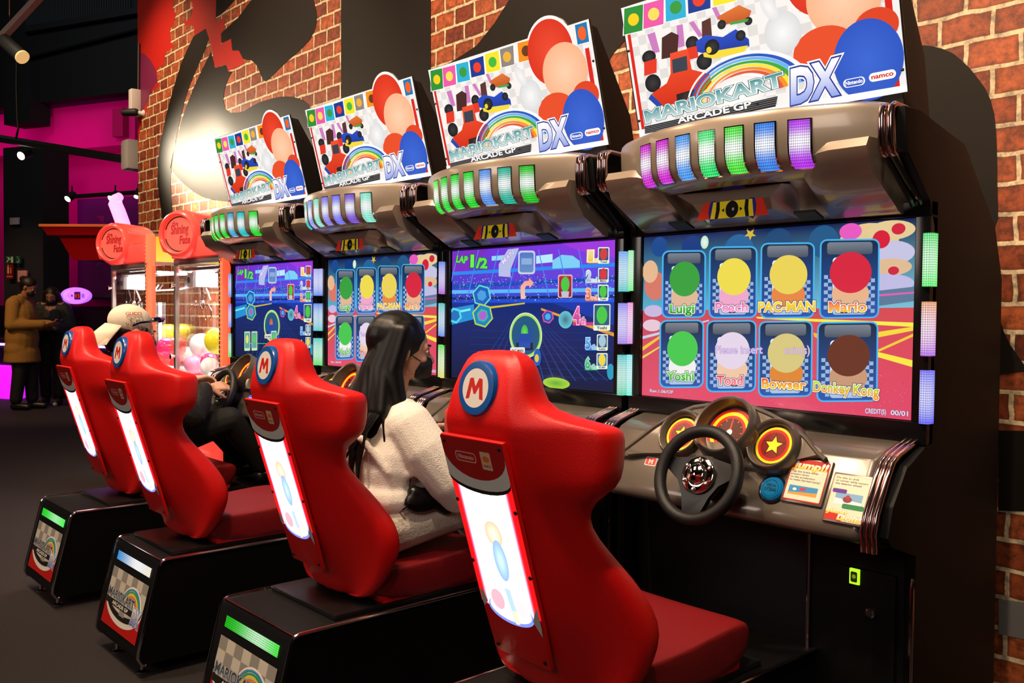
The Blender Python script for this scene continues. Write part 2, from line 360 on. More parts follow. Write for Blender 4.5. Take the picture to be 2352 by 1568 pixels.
    # arch
    shape([(590, -60), (578, 0), (571, 9), (548, 40), (524, 62), (508, 77), (509, 99), (531, 89), (534, 116), (549, 116), (558, 134), (568, 138), (578, 138), (590, 150), (598, 168), (604, 182), (611, 187), (627, 173), (655, 145), (693, 112), (712, 92), (723, 70), (728, 50), (727, 25), (721, 0), (712, -60)], 1, 2)
    shape([(784, -60), (784, 480), (990, 480), (990, -60)], 1, 2)
    shape([(1190, -60), (1170, 0), (1135, 55), (1095, 105), (1048, 136), (990, 168), (990, 480), (1300, 480), (1330, 230), (1388, 157), (1410, 122), (1435, 94), (1470, 60), (1500, 20), (1510, -60)], 1, 2)
    shape([(2080, 100), (2110, 103), (2140, 106), (2165, 112), (2188, 122), (2206, 136), (2229, 158), (2248, 182), (2264, 204), (2275, 228), (2284, 262), (2288, 300), (2290, 340), (2291, 420), (2293, 500), (2240, 640), (2080, 500)], 1, 2)
    shape([(2296, 730), (2306, 761), (2320, 790), (2352, 836), (2400, 880), (2400, 860), (2352, 852), (2314, 856), (2296, 858)], 1, 2)
    shape([(2294, 988), (2420, 990), (2420, 1175), (2294, 1172)], 1, 2)
    shape([(2294, 1375), (2420, 1392), (2420, 1482), (2294, 1455)], 4, 2)
    for f in bm.faces:
        if f.material_index:
            if f.normal.y > 0: f.normal_flip()
    # keep shape normals
    me = bpy.data.meshes.new('wall_back'); bm.to_mesh(me); bm.free()
    for mm in b_.mats: me.materials.append(mm)
    o = bpy.data.objects.new('wall_back', me); COL.objects.link(o); struct(o)
brick_wall()

fm = mat('dark_carpet', '#1f1917', .85, noise=(60, .45), bump=(220, .5))
struct(B('floor', fm).box((-22, -9, -.1), (9, 14, 0)).done(0))
pink = mat('magenta_paint', '#a81260', .7, noise=(1.2, .12)); dark = mat('dark_paint', '#141517', .8)
def frame3(dist):
    W = CAM+BD*dist; return Matrix(((BA[0], -BN[0], 0, W[0]), (BA[1], -BN[1], 0, W[1]), (0, 0, 1, 0), (0, 0, 0, 1)))   # +y goes away from the camera
def bsz(u, v, dist):
    p = bg(u, v, dist); W = CAM+BD*dist; return float((p-W)@BA), float(p[2])
def bbox(b, u0, v0, u1, v1, dist, th, bev=0, mi=0, z0=None, z1=None):
    s0, za = bsz(u0, v0, dist); s1, zb = bsz(u1, v1, dist); M = frame3(dist)
    z_hi = za if z1 is None else z1; z_lo = zb if z0 is None else z0
    return b.box((s0, 0, z_lo), (s1, th, z_hi), bev, mi, M)
struct(bbox(B('wall_left', pink), -260, 0, 420, 800, 18, .2, z0=0, z1=9).done(0))
# black structure above
struct(bbox(B('trim_1', dark), -260, 20, 420, 196, 16.6, 1.2, z1=9).done(0))
b = B('trim_2', [dark, mat('grating_steel', '#3c4044', .5, .4)])
s0, z0 = bsz(60, 62, 16.4); s1, z1 = bsz(330, -40, 16.4); M = frame3(16.4)
b.box((s0, .02, z0), (s1+1, .06, z0+1.6), 0, 0, M)
for i in range(46): b.box((s0+.02+i*.052, -.03, z0+.0), (s0+.04+i*.052, 0.02, z0+1.6), 0, 1, M)
b.box((s0, -.05, z0-.1), (s1+1, .04, z0), 0, 0, M); struct(b.done(0))
struct(bbox(B('trim_3', dark), 8, 150, 68, 280, 16.3, .4).done(0))
struct(bbox(B('trim_4', dark), 7, 340, 101, 900, 16.0, .5, z0=0).done(0))
struct(bbox(B('trim_5', mat('dark_plinth', '#140a0e', .7)), -200, 700, 420, 800, 17.8, .3, z0=0).done(0))
struct(bbox(B('trim_6', pink), 68, 210, 122, 268, 17.2, .8).done(0))
struct(bbox(B('trim_7', pink), -200, 275, 310, 330, 17.2, .8).done(0))
struct(bbox(B('trim_8', mat('magenta_dark', '#7a0c38', .7)), 258, 250, 282, 312, 17.0, .3).done(0))
b = B('trim_9', dark); b.tube([bg(60, 128, 16.4), bg(330, 58, 16.4)], .05, 8); struct(b.done())
struct(B('ceiling', dark).box((-22, -9, 9.2), (9, 14, 9.3)).done(0))
struct(B('wall_far', mat('dark_far', '#0c0b0d', .8)).box((-22, -9.2, 0), (9, -9, 9.2)).done(0))

# signs on the pillar (flat boards with a real thickness)
def board(name, u0, v0, u1, v1, dist, color, label, cat, th=.03, artf=None, emit=0):
    s0, za = bsz(u0, v0, dist); s1, zb = bsz(u1, v1, dist); M = frame3(dist)
    loc = M @ Vector(((s0+s1)/2, 0, zb)); t = thing(name, loc, label, cat)
    bb = B('panel', mat('board_'+name+color[1:], color, .5, emit=color if emit else None, es=emit), t, loc); bb.box((s0, 0, zb), (s1, th, za), .004, 0, M); bb.done()
    if artf:
        o3 = M @ Vector((s0, -.004, zb)); A = Art(o3, BA, (0, 0, 1), BN, .002); artf(A, s1-s0, za-zb); A.done('lettering', PRINT if not emit else LIT, t, loc)
    return t
def a_exit(A, W_, H_):
    A.poly([(0, 0), (W_, 0), (W_, H_), (0, H_)], '#1d4a30', mapped=False)
    A.poly([(W_*.66, H_*.1), (W_*.92, H_*.1), (W_*.92, H_*.9), (W_*.66, H_*.9)], '#b8c0a0', mapped=False)
    A.poly([(W_*.12, H_*.2), (W_*.2, H_*.15), (W_*.5, H_*.6), (W_*.62, H_*.42), (W_*.66, H_*.5), (W_*.5, H_*.8), (W_*.2, H_*.9), (W_*.15, H_*.82), (W_*.36, H_*.7)], '#b8c0a0', mapped=False)
def a_wheel(A, W_, H_):
    A.poly([(0, 0), (W_, 0), (W_, H_), (0, H_)], '#1d4a30', mapped=False); A.arc((W_*.5, H_*.4), W_*.18, W_*.32, -160, 80, '#8fa890', mapped=False); A.disc((W_*.42, H_*.85), W_*.1, col='#8fa890', mapped=False)
def a_ext(A, W_, H_):
    A.poly([(0, 0), (W_, 0), (W_, H_), (0, H_)], '#7c1710', mapped=False)
    A.rrect(W_*.15, H_*.36, W_*.42, H_*.85, W_*.1, '#d8b090'); A.disc((W_*.3, H_*.92), W_*.08, col='#d8b090', mapped=False)
    A.poly([(W_*.6, H_*.36), (W_*.85, H_*.4), (W_*.8, H_*.8), (W_*.62, H_*.74)], '#c88040', mapped=False); A.poly([(0, H_*.12), (W_, H_*.12), (W_, H_*.2), (0, H_*.2)], '#c87050', mapped=False)
board('exit_sign', 13, 588, 32, 605, 15.9, '#1d4a30', 'small green sign with a pale running figure and door on the black pillar', 'sign', artf=a_exit)
board('accessible_exit_sign', 36, 588, 47, 605, 15.9, '#1d4a30', 'narrow green sign with a pale wheelchair symbol right of the running figure sign', 'sign', artf=a_wheel)
board('fire_extinguisher_sign', 15, 607, 29, 640, 15.9, '#7c1710', 'red sign with a pale extinguisher symbol low on the black pillar', 'sign', artf=a_ext)
board('paper_notice', 40, 621, 61, 647, 15.9, '#c08878', 'pinkish paper notice behind the head of the man in the mustard coat', 'notice')
board('pillar_plate', 22, 500, 42, 515, 15.9, '#a09a9c', 'small blank white plate high on the black pillar', 'plate')

# dark projection screen on the magenta wall
def a_scr(A, W_, H_):
    A.poly([(0, 0), (W_, 0), (W_, H_), (0, H_)], '#2c2333', '#37222e', mapped=False); A.poly([(W_*.3, H_*.82), (W_*.42, H_*.82), (W_*.4, H_*.74)], '#5a2433', mapped=False)
    A.poly([(W_*.28, H_*.3), (W_*.42, H_*.44), (W_*.44, H_*.4), (W_*.36, H_*.34)], '#2b4a50', mapped=False)
board('wall_poster', 178, 458, 330, 680, 17.6, '#2a2230', 'large dark grey hanging screen on the magenta wall behind the claw machines', 'screen', artf=a_scr)
b = B('screen_rail', dark); p = bg(170, 683, 17.5); b.tube([bg(176, 683, 17.5), bg(330, 681, 17.5)], .035, 8)
tag(b.done(), 'black bottom rail of the dark hanging screen', 'rail')

# red hood hanging in the back
loc = Vector(bg(215, 570, 15.2)); t = thing('hanging_hood', loc, 'dark red flared hood hanging in front of the dark screen', 'hood')
s0, za = bsz(165, 527, 15.2); M = frame3(15.2); rr = mat('dark_red_gloss', '#a00c10', .35)
def hs(u, v): return bsz(u, v, 15.2)
b = B('hood_body', rr, t, loc)
ring = lambda u0, u1, v, dp: [M @ Vector((hs(u0, v)[0], 0-dp, hs(u0, v)[1])), M @ Vector((hs(u1, v)[0], -dp, hs(u1, v)[1])), M @ Vector((hs(u1, v)[0], dp, hs(u1, v)[1])), M @ Vector((hs(u0, v)[0], dp, hs(u0, v)[1]))]
b.loft([ring(166, 330, 525, .55), ring(174, 330, 546, .5), ring(190, 330, 549, .42), ring(200, 330, 580, .35), ring(206, 320, 600, .3)]).done(30)
b = B('rim', mat('hood_rim', '#d07030', .3, emit='#b04018', es=.6), t, loc); b.tube([M @ Vector((hs(165, 525)[0], -.56, hs(165, 525)[1])), M @ Vector((hs(330, 526)[0], -.56, hs(330, 526)[1]))], .02, 8).done()

B('wall_arm', BLACKM, t, loc).tube([M @ Vector((hs(280, 560)[0], .2, hs(280, 560)[1])), M @ Vector((hs(280, 560)[0], 2.8, hs(280, 560)[1]))], .04, 8).done()

# spot lamps on tracks in the back
def spotlamp(u, v, dist, label, tilt=(.25, -.5, -1), r=.055):
    p = Vector(bg(u, v, dist)); t = thing('spot_lamp', p, label, 'spotlight', 'spotlights on the far track')
    d = Vector(tilt).normalized(); q = d.to_track_quat('Z', 'Y').to_matrix().to_4x4()
    B('lamp_head', BLACKM, t, p).lathe([(.03, -.16), (r, -.14), (r, 0), (r*.9, 0)], Matrix.Translation(p) @ q, 16).done()
    B('bulb', mat('lamp_glow', '#ffffff', .5, emit='#fff0c8', es=9), t, p).lathe([(.001, .012), (r*.6, .01), (r*.86, 0), (r*.86, -.01)], Matrix.Translation(p) @ q, 16).done()
    B('bracket', BLACKM, t, p).tube([p-d*.1, p-d*.1+Vector((0, 0, .14))], .012, 6).done()
    return p
tk = lambda name, a, c, dist, r, label: tag(B(name, BLACKM).tube([bg(*a, dist), bg(*c, dist)], r, 6).done(), label, 'track')
tk('light_track', (158, 452), (322, 441), 14.5, .03, 'short black lighting track above the dark hanging screen')
spotlamp(155, 457, 14.4, 'lit spotlight at the left end of the short track', (.3, -.6, -.5))
spotlamp(254, 456, 14.4, 'lit spotlight in the middle of the short track', (.3, -.75, -.6))
spotlamp(313, 452, 14.4, 'lit spotlight at the right end of the short track beside the brick wall', (.5, -.5, -.9), .04)
tk('light_track', (-60, 308), (316, 371), 11, .045, 'long black lighting track crossing the magenta wall')
spotlamp(48, 358, 11.2, 'lit spotlight below the long black track near the pillar', (.5, -.7, -.4))
b = B('hanging_cable', BLACKM); b.tube([bg(39, 120, 10.8), bg(38, 200, 10.8), bg(40, 270, 10.8), bg(42, 295, 10.8), bg(37, 318, 10.9)], .012, 6)
tag(b.done(), 'thin black cable hanging down to the long track', 'cable')
# near track with a cylinder lamp, top left corner
t = thing('track_lamp', bg(20, 60, 6.5), 'black cylinder track lamp on a diagonal rail in the top left corner', 'lamp'); loc = t.location.copy()
b = B('rail', mat('rail_brown', '#4a3a3c', .5), t, loc); b.tube([bg(-30, 122, 6.5), bg(95, -12, 6.5)], .03, 4).done(0)
p0 = Vector(bg(8, 92, 6.4)); p1 = Vector(bg(50, 130, 6.4)); d = (p1-p0).normalized()
B('lamp_head', BLACKM, t, loc).tube([p0, p1], .045, 20).done()
B('lamp_rim', mat('rim_glow', '#c0a070', .4, emit='#d8b878', es=.7), t, loc).tube([p1, p1+d*.012], .046, 20).done()
B('suspension_wire', CHROME, t, loc).tube([bg(21, 60, 6.5), bg(21, -40, 6.5)], .003, 5).done()

nt = mat('neon_pink', '#ffffff', .4, emit='#ff7aa8', es=2.6); t = thing('neon_lamp', bg(275, 495, 13), 'glowing pink bent tube lamp rising behind the farther claw machine', 'lamp'); loc = t.location.copy()
B('tube', nt, t, loc).tube([bg(289, 545, 13), bg(283, 515, 13), bg(272, 485, 13), bg(265, 468, 13), bg(268, 456, 13), bg(276, 450, 13)], [.085, .085, .085, .085, .07, .05], 16).done()
B('tube_holder', BLACKM, t, loc).tube([bg(289, 545, 13), np.array((*bg(289, 545, 13)[:2], 0))], .03, 8).done()
# camera and boxes at the end of the brick wall
p = Vector(at(300, 258, 1, .66)); t = thing('security_camera', p, 'small black security camera on a white arm at the end of the brick wall', 'security camera')
WH = mat('white_plastic', '#c9c2bb', .5); pw = Vector((-3.78, .80, p.z+.0))
B('camera_body', BLACKM, t, p).caps(p+Vector((-.05, -.04, 0)), .035, p+Vector((.04, .03, 0)), .038, 16).done()
B('arm', WH, t, p).tube([p+Vector((.05, .04, 0)), p+Vector((.09, .12, -.02))], .02, 10).sphere(p+Vector((.10, .10, -.01)), .035).done()
q = Vector(at(315, 236, 1, .72))
tag(B('junction_box', WH).box((q.x-.07, .66, q.z-.13), (q.x+.02, .76, q.z+.13), .01).done(), 'tall white junction box above the security camera', 'junction box')
q = Vector(at(307, 358, 1, .95))
tag(B('wall_speaker', WH).box((q.x-.15, .86, q.z-.15), (q.x+.06, 1.05, q.z+.17), .04).done(), 'white rounded box half hidden behind the end of the brick wall', 'speaker')
q0 = Vector(at(319, 100, 1, .735)); tag(B('wall_conduit', mat('conduit', '#301010', .5)).tube([q0, at(318, 218, 1, .735)], .012, 6).done(), 'thin dark conduit running down the wall edge to the junction box', 'pipe')

# air-hockey tables with violet light strips, scoreboard, cube seat
def hockey(name, u0, u1, v, dist, label):
    s0, z = bsz(u0, v, dist); s1, _ = bsz(u1, v, dist); M = frame3(dist); loc = M @ Vector(((s0+s1)/2, .6, 0)); t = thing(name, loc, label, 'games table', 'games tables at the back')
    B('table_body', mat('table_dark', '#151018', .35), t, loc).box((s0, 0, .35), (s1, 1.3, z-.03), .04, 0, M).done()
    B('table_rail', mat('rail_dark', '#2b2430', .25, .3), t, loc).box((s0-.05, -.05, z+.02), (s1+.05, 1.35, z+.09), .03, 0, M).done()
    B('light_strip', mat('violet_glow', '#ffffff', .4, emit='#a070ff', es=4.5), t, loc).box((s0-.03, -.045, z-.02), (s1+.03, -.02, z+.018), .008, 0, M).done()
    for s in (s0+.1, s1-.25):
        for y in (.12, 1.0): B('leg', BLACKM, t, loc).box((s, y, 0), (s+.15, y+.15, .36), .01, 0, M).done()
hockey('air_hockey_table', 80, 330, 791, 15.6, 'dark games table with a violet light strip right of the standing couple')
hockey('air_hockey_table', -120, 22, 786, 15.6, 'dark games table with a violet light strip left of the man in the mustard coat')
s, z = bsz(176, 679, 15.3); M = frame3(15.3); loc = M @ Vector((s, 0, z)); t = thing('score_display', loc, 'glowing violet oval scoreboard with red digits in front of the magenta wall', 'scoreboard')
Fq = M @ Matrix.Translation((s, 0, z)) @ Matrix.Rotation(R(90), 4, 'X') @ Matrix.Diagonal((1.16, .49, 1, 1))
B('display_body', mat('violet_acrylic', '#b890ff', .3, emit='#9a50ff', es=2.0), t, loc).lathe([(.001, -.05), (.24, -.045), (.262, 0), (.262, .03), (.25, .05), (.001, .055)], Fq, 40).done(30)
A = Art(M @ Vector((s, -.06, z)), BA, (0, 0, 1), BN, .002)
A.arc((-.05, 0), .15, .158, 100, 260, '#e8d0ff', mapped=False, sy=.5).arc((-.05, 0), .11, .115, 100, 260, '#e8d0ff', mapped=False, sy=.5).disc((-.03, 0), .018, col='#4020a0', mapped=False).disc((.205, 0), .035, col='#9060d0', mapped=False)
A.rrect(.02, -.06, .15, .06, .012, '#3a1890').rrect(.03, -.045, .14, .045, .008, '#400008')
for x in (.04, .095): A.text('0' if x < .05 else '5', (x, -.03), (x+.034, -.03), .06, '#ff3018', mapped=False)
A.done('digits', art_mat('red_digits', 1.2), t, loc)
B('mount_pole', BLACKM, t, loc).tube([M @ Vector((s-.29, .0, z)), M @ Vector((s-.56, .0, z)), M @ Vector((s-.56, .05, 0))], .015, 8).done()
s0, za = bsz(-60, 838, 15.1); s1, zb = bsz(24, 890, 15.1); M = frame3(15.1)
tag(B('cube_seat', mat('magenta_glow', '#ff30ff', .4, emit='#d818ff', es=1.0)).box((s0, 0, 0.0), (s1, .3, za), .03, 0, M).done(), 'glowing magenta light cube on the floor at the left edge', 'light cube')
# ================================================================== racing cabinets
CX = .4825; UNIT = 1.1
UOFF = [(0, 0, 0), (UNIT+.007, .0086, 0), (2*UNIT-.0028, -.0027, -.002), (3*UNIT, 0, 0)]
def yt(x): d = x-CX; return -.307+.7*d*d
def led_color(c, t, hot=.9):
    f = hot*math.exp(-((t-.45)/.21)**2); c = lin(c); return tuple(c[i]+(1-c[i])*f for i in range(3))
MQ = homog([(195, 395), (1090, 110), (1212, 868), (330, 968)], [(0, .445), (.955, .445), (.955, 0), (0, 0)])
MW_ = .944; MO = (-.002, -.027, 2.073); MY = np.array((0, -.115, .43))/math.hypot(.115, .43); MN = np.cross((1, 0, 0), MY)
def marquee_art(t, org):
    A = Art(MO, (1, 0, 0), MY, MN, .0005, MQ)
    m = lambda pts, c, c2=None: A.poly(pts, c, c2)
    # white sheet with a rounded bump on the top edge
    A.poly([(0, 0), (.955, 0), (.955, .445), (0, .445)], '#f1efee', mapped=False)
    A.disc((.742, .375), .128, col='#f6f4f2', mapped=False, n=40)
    for i in range(26):
        for j in range(11):
            if (i+j) % 2 == 0 and random.random() < .8:
                x, y = .02+i*.0355, .03+j*.031; A.poly([(x, y), (x+.035, y), (x+.035, y+.0305), (x, y+.0305)], '#dedcda', mapped=False); A.L -= 1
    A.up()
    A.poly([(.012, .0), (.026, .0), (.026, .365), (.012, .365)], '#d8281e', mapped=False).poly([(.915, .0), (.935, .0), (.935, .35), (.915, .35)], '#d8281e', mapped=False)
    tiles = [((200, 400), (270, 385), (282, 500), (210, 515), '#2e8f3a', '#f2d020'), ((272, 385), (338, 368), (350, 480), (284, 495), '#e85aa8', '#f6dc60'), ((343, 365), (408, 350), (424, 458), (357, 472), '#30b0d8', '#3a9a40'),
             ((415, 345), (490, 320), (503, 428), (430, 445), '#1c3c90', '#e8402c'), ((497, 312), (573, 290), (588, 405), (512, 422), '#f0e430', '#48b840'), ((580, 285), (655, 262), (664, 375), (595, 392), '#8a8680', '#e8b040'),
             ((678, 250), (765, 228), (778, 345), (690, 365), '#f09020', '#6a3a20'), ((1010, 147), (1080, 127), (1097, 250), (1028, 268), '#2078b0', '#f06028')]
    for a, b_, c, d, col, dc in tiles:
        if a[0] < 210: a = (208, 398); d = (220, 513)
        A.poly([(a[0]-2, a[1]-4), (b_[0]+3, b_[1]-4), (c[0]+3, c[1]+4), (d[0]-3, d[1]+4)], '#ffffff'); A.poly([a, b_, c, d], col)
        A.disc(((a[0]+c[0])/2, (a[1]+c[1])/2), .024, .020, dc, n=18)
    # go-karts
    def wheel_(x, y, rx, ry): A.disc((x, y), rx, ry, '#1a1a1c', '#3a3a3e', n=20)
    for q in ([(300, 520), (325, 512), (352, 600), (332, 606)], [(396, 492), (416, 488), (434, 585), (412, 590)], [(437, 485), (452, 478), (490, 545), (478, 552)], [(508, 428), (522, 424), (548, 480), (534, 484)]): m(q, '#c87cc0')
    m([(352, 540), (382, 518), (408, 535), (414, 625), (362, 634)], '#4a2a28'); m([(480, 485), (508, 470), (522, 550), (490, 560)], '#5a3430')
    wheel_(318, 620, .030, .022); wheel_(345, 735, .034, .030); wheel_(458, 575, .026, .022); wheel_(508, 660, .030, .026)
    m([(304, 640), (345, 628), (352, 690), (312, 700)], '#e03a28'); m([(442, 595), (478, 588), (486, 640), (452, 648)], '#e03a28')
    m([(388, 612), (446, 598), (470, 690), (532, 716), (546, 760), (500, 815), (392, 840), (346, 780), (392, 740), (400, 700)], '#ec5030', '#cf3018'); m([(398, 640), (446, 628), (456, 690), (408, 700)], '#3a4250'); m([(430, 792), (492, 776), (482, 812), (436, 824)], '#2c2626'); m([(345, 780), (388, 832), (375, 842), (338, 800)], '#2848a8'); m([(455, 792), (492, 780), (485, 810), (450, 822)], '#3a3030')
    m([(470, 570), (500, 545), (560, 560), (600, 530), (650, 580), (655, 610), (540, 640), (480, 615)], '#2c50c8', '#1e3a9c'); m([(500, 622), (650, 606), (640, 634), (545, 652), (505, 640)], '#f0d840'); wheel_(528, 600, .028, .024); wheel_(620, 560, .018, .016); A.disc((519, 612), .010, col='#f0d030')
    m([(530, 470), (560, 450), (600, 425), (645, 455), (640, 490), (560, 508)], '#e07838', '#c05828'); wheel_(550, 505, .016, .014); wheel_(640, 500, .014, .012); m([(575, 498), (640, 488), (636, 502), (580, 510)], '#48a048')
    # plain round colour fields on the right
    A.disc((.742, .372), .119, col='#d8341e', cc='#ea4c32', mapped=False, n=44)
    A.disc((.80, .29), .115, .105, '#f2b48c', '#fccfae', mapped=False, n=40)
    A.disc((.725, .155), .10, .07, '#e4502c', mapped=False, n=36); A.disc((.885, .19), .065, .05, '#dc4626', mapped=False, n=30)
    A.disc((.852, .105), .103, .112, '#2f57c4', '#3c68d6', mapped=False, n=40)
    A.disc((.60, .235), .062, .062, '#d6dadd', '#f4f6f7', mapped=False, n=30); A.disc((.565, .315), .022, .045, '#dfe2e4', '#f4f4f4', mapped=False, rot=.5)
    a, b_, c, d, col, dc = tiles[-1]; A.poly([(a[0]-2, a[1]-4), (b_[0]+3, b_[1]-4), (c[0]+3, c[1]+4), (d[0]-3, d[1]+4)], '#ffffff'); A.poly([a, b_, c, d], col); A.disc(((a[0]+c[0])/2, (a[1]+c[1])/2), .020, .024, dc, n=18)
    # rainbow
    for i, c in enumerate(['#ffffff', '#2a58c0', '#68b4ee', '#40a840', '#f2e23c', '#f09030', '#e05838', '#ffffff']):
        A.arc((.445, .065), .215-.0155*i, .232-.0155*i, 8, 172, c, 36, mapped=False, sy=.62, taper=.35); A.L += 0
    A.disc((.42, .085), .10, .055, '#ecebea', '#ffffff', mapped=False)
    A.poly([(0, 0), (.955, 0), (.955, .018), (0, .030)], '#ffffff', mapped=False)
    A.text('MARIOKART', (342, 902), (792, 792), .040, '#3f8e92', '#b8d8da', out='#ffffff', ow=.035, bold=.035, out2='#40686c')
    m([(340, 918), (775, 838), (772, 882), (345, 950)], '#222226')
    for k in range(4): m([(340, 924+k*7), (775, 843+k*9), (775, 845+k*9), (340, 926+k*7)], '#8c8c90'); A.L -= 1
    A.up().text('ARCADE GP', (450, 918), (692, 876), .021, '#ffffff', out='#202024', ow=.03, bold=.03); A.text('TM', (697, 872), (716, 869), .008, '#222226')
    A.text('DX', (822, 874), (984, 846), .098, '#ffffff', '#8fa4ea', out='#2c3c92', ow=.035, bold=.045, skew=.16, out2='#ffffff')
    def plate(x, y, w_, h_, c1, c2): pts = lambda e: [(x+(w_/2+e-h_/2)*sx+(h_/2+e)*math.cos(R(t)), y+(h_/2+e)*math.sin(R(t))) for sx, ts in ((1, range(-90, 91, 18)), (-1, range(90, 271, 18))) for t in ts]; A.poly(pts(0), c1, mapped=False); A.poly(pts(-.0022), c2, mapped=False)
    plate(.806, .052, .066, .024, '#ffffff', '#2f57c4'); A.text('Nintendo', (.780, .0475), (.832, .0475), .011, '#ffffff', mapped=False, bold=.03)
    plate(.890, .055, .078, .024, '#ffffff', '#ffffff'); A.text('namco', (.858, .0505), (.922, .0505), .013, '#d02818', mapped=False, bold=.03)
    return A, org
MARQ = {}
SS = homog([(235, 148), (1742, 58), (1728, 1184), (230, 1028)], [(0, .565), (.973, .565), (.973, 0), (0, 0)])
SRC = homog([(1297, 187), (2198, 130), (2196, 966), (1297, 880)], [(0, .565), (.973, .565), (.973, 0), (0, 0)])
def screen_select():
    A = Art((0, -.0005, 1.1605), (1, 0, 0), (0, 0, 1), (0, -1, 0), .0003, SS)
    A.quadg([(230, 560), (1740, 560), (1742, 58), (235, 148)], ['#5ab0d0', '#7ac0d8', '#16224e', '#101c58'])
    A.quadg([(229, 1029), (1728, 1184), (1738, 556), (231, 556)], ['#e4506e', '#e0486a', '#d84a52', '#c84a5c'])
    for c, rx, ry, col in [((320, 170), .05, .05, '#1a4a90'), ((500, 200), .06, .05, '#153a80'), ((760, 240), .06, .06, '#26649c'), ((980, 160), .07, .06, '#1f4a78'), ((1230, 160), .07, .07, '#245a88'), ((1480, 180), .09, .05, '#e8c890'), ((1620, 120), .10, .04, '#e6cc96'), ((1640, 250), .10, .05, '#c8c4e4'), ((1600, 330), .09, .035, '#e0bc94'), ((1640, 420), .12, .04, '#c0bce4'),
                           ((1380, 130), .05, .035, '#e85ac0'), ((1550, 175), .026, .026, '#d8203c'), ((1645, 118), .02, .016, '#d02840'), ((1620, 350), .016, .012, '#d02840'), ((300, 420), .05, .05, '#d87868'), ((270, 340), .035, .04, '#e8b890'), ((290, 560), .06, .03, '#c8b8e0'), ((280, 640), .06, .03, '#e8c8d8')]:
        p = SS(*c); 
        if 0 < p[0]-rx*.8 and p[0]+rx < .975 and p[1]+ry < .567: A.disc(c, rx, ry, col, n=24)
        else: A.disc((min(max(p[0], rx*.7), .972-rx*.7), min(p[1], .563-ry*.7)), rx*.7, ry*.7, col, n=24, mapped=False)
    A.poly([(1540, 460), (1737, 440), (1737, 520), (1540, 545)], '#5c7a98').poly([(1540, 480), (1737, 468), (1737, 478), (1540, 492)], '#e060b8')
    for q, c in [([(860, 598), (1736, 640), (1736, 664), (870, 608)], '#f6ec50'), ([(1535, 690), (1735, 662), (1735, 684), (1540, 720)], '#f6d840'), ([(1535, 790), (1735, 700), (1735, 716), (1545, 800)], '#f4cc3c'), ([(1535, 800), (1733, 850), (1733, 888), (1540, 830)], '#f8e848'), ([(232, 760), (340, 690), (340, 704), (232, 782)], '#f0c83c'), ([(232, 812), (335, 752), (335, 760), (232, 826)], '#f0d850'),
                 ([(1180, 690), (1220, 700), (1215, 730), (1185, 712)], '#f6b83c'), ([(232, 700), (600, 612), (600, 620), (232, 716)], '#c8d0e8')]: A.poly(q, c)
    A.poly([SS(*p) for p in star(825, 138, 34)], '#d8b840', mapped=False)
    A.disc((572, 180), .016, .022, '#b8e8c8', '#f0f4f0')
    random.seed(3)
    for i in range(260):
        x = random.uniform(240, 1720); y = random.uniform(900, 1160)
        if y < 1028+(x-230)*.1: A.disc((x, y), .0025, .0008, random.choice(['#f08098', '#c83858', '#ee6c88']), n=5); A.L -= 1
    A.up()
    cards = [(345, 232, 572, 592, 'Luigi', (383, 572), (518, 572), '#58d838', '#2c9a2c', '#3aa040', '#e0b898'), (607, 213, 858, 596, 'Peach', (635, 568), (818, 568), '#f060b0', '#f8a8d8', '#f0dc50', '#f0a8cc'), (893, 196, 1176, 600, 'PAC-MAN', (876, 570), (1190, 570), '#f8e030', '#f0b828', '#ecd45a', '#e88848'), (1222, 180, 1535, 604, 'Mario', (1265, 575), (1476, 575), '#f04858', '#f8c840', '#d82840', '#e8b48c'),
             (336, 620, 566, 982, 'Yoshi', (370, 948), (522, 950), '#68e048', '#38a838', '#46c850', '#f0f0ee'), (598, 625, 858, 1008, 'Toad', (648, 975), (795, 978), '#f03858', '#f89098', '#e6d6ea', '#f0c8a8'), (888, 632, 1170, 1038, 'Bowser', (900, 995), (1145, 1008), '#f03828', '#f8d030', '#d8c880', '#e08838'), (1213, 640, 1533, 1068, 'Donkey Kong', (1185, 1015), (1550, 1050), '#b0e838', '#f0a030', '#6a3424', '#c89878')]
    for x0, y0, x1, y1, nm, p0, p1, tc, tc2, c1, c2 in cards:
        A.rrect(x0-9, y0-9, x1+9, y1+9, 38, '#48b4f0', px=True); A.rrect(x0, y0, x1, y1, 30, '#1c3660', '#6a98c8', px=True) if False else A.rrect(x0, y0, x1, y1, 30, '#15283e', '#2a5ab0', px=True)
        w_, h_ = x1-x0, y1-y0
        A.rrect(x0+.1*w_, y0+.02*h_, x1-.1*w_, y0+.18*h_, .05*w_, '#7c8492', '#4a5260', px=True)
        A.rrect(x0+.2*w_, y0+.22*h_, x1-.2*w_, y1-.03*h_, .06*w_, '#f4f8fc', '#a8c4e8', px=True)
        for k in range(10):
            for j in range(2):
                for sx in (x0+.05*w_, x1-.19*w_):
                    if (k+j) % 2 == 0:
                        xa = sx+j*.07*w_; ya = y0+.45*h_+k*.05*h_; A.poly([(xa, ya), (xa+.07*w_, ya), (xa+.07*w_, ya+.05*h_), (xa, ya+.05*h_)], '#9ab8dc'); A.L -= 1
        A.up()
        A.disc((x0+.5*w_, y0+.82*h_), .32*w_, .20*h_, c1 if nm != 'Mario' else '#c02038', px=True, n=28) if False else None
        A.disc((x0+.52*w_, y0+.70*h_), .33*w_, .20*h_, c2, px=True, n=30); A.disc((x0+.52*w_, y0+.42*h_), .37*w_, .27*h_, c1, c1, px=True, n=34); A.disc((x0+.44*w_, y0+.33*h_), .09*w_, .06*h_, c1, px=True, n=16)
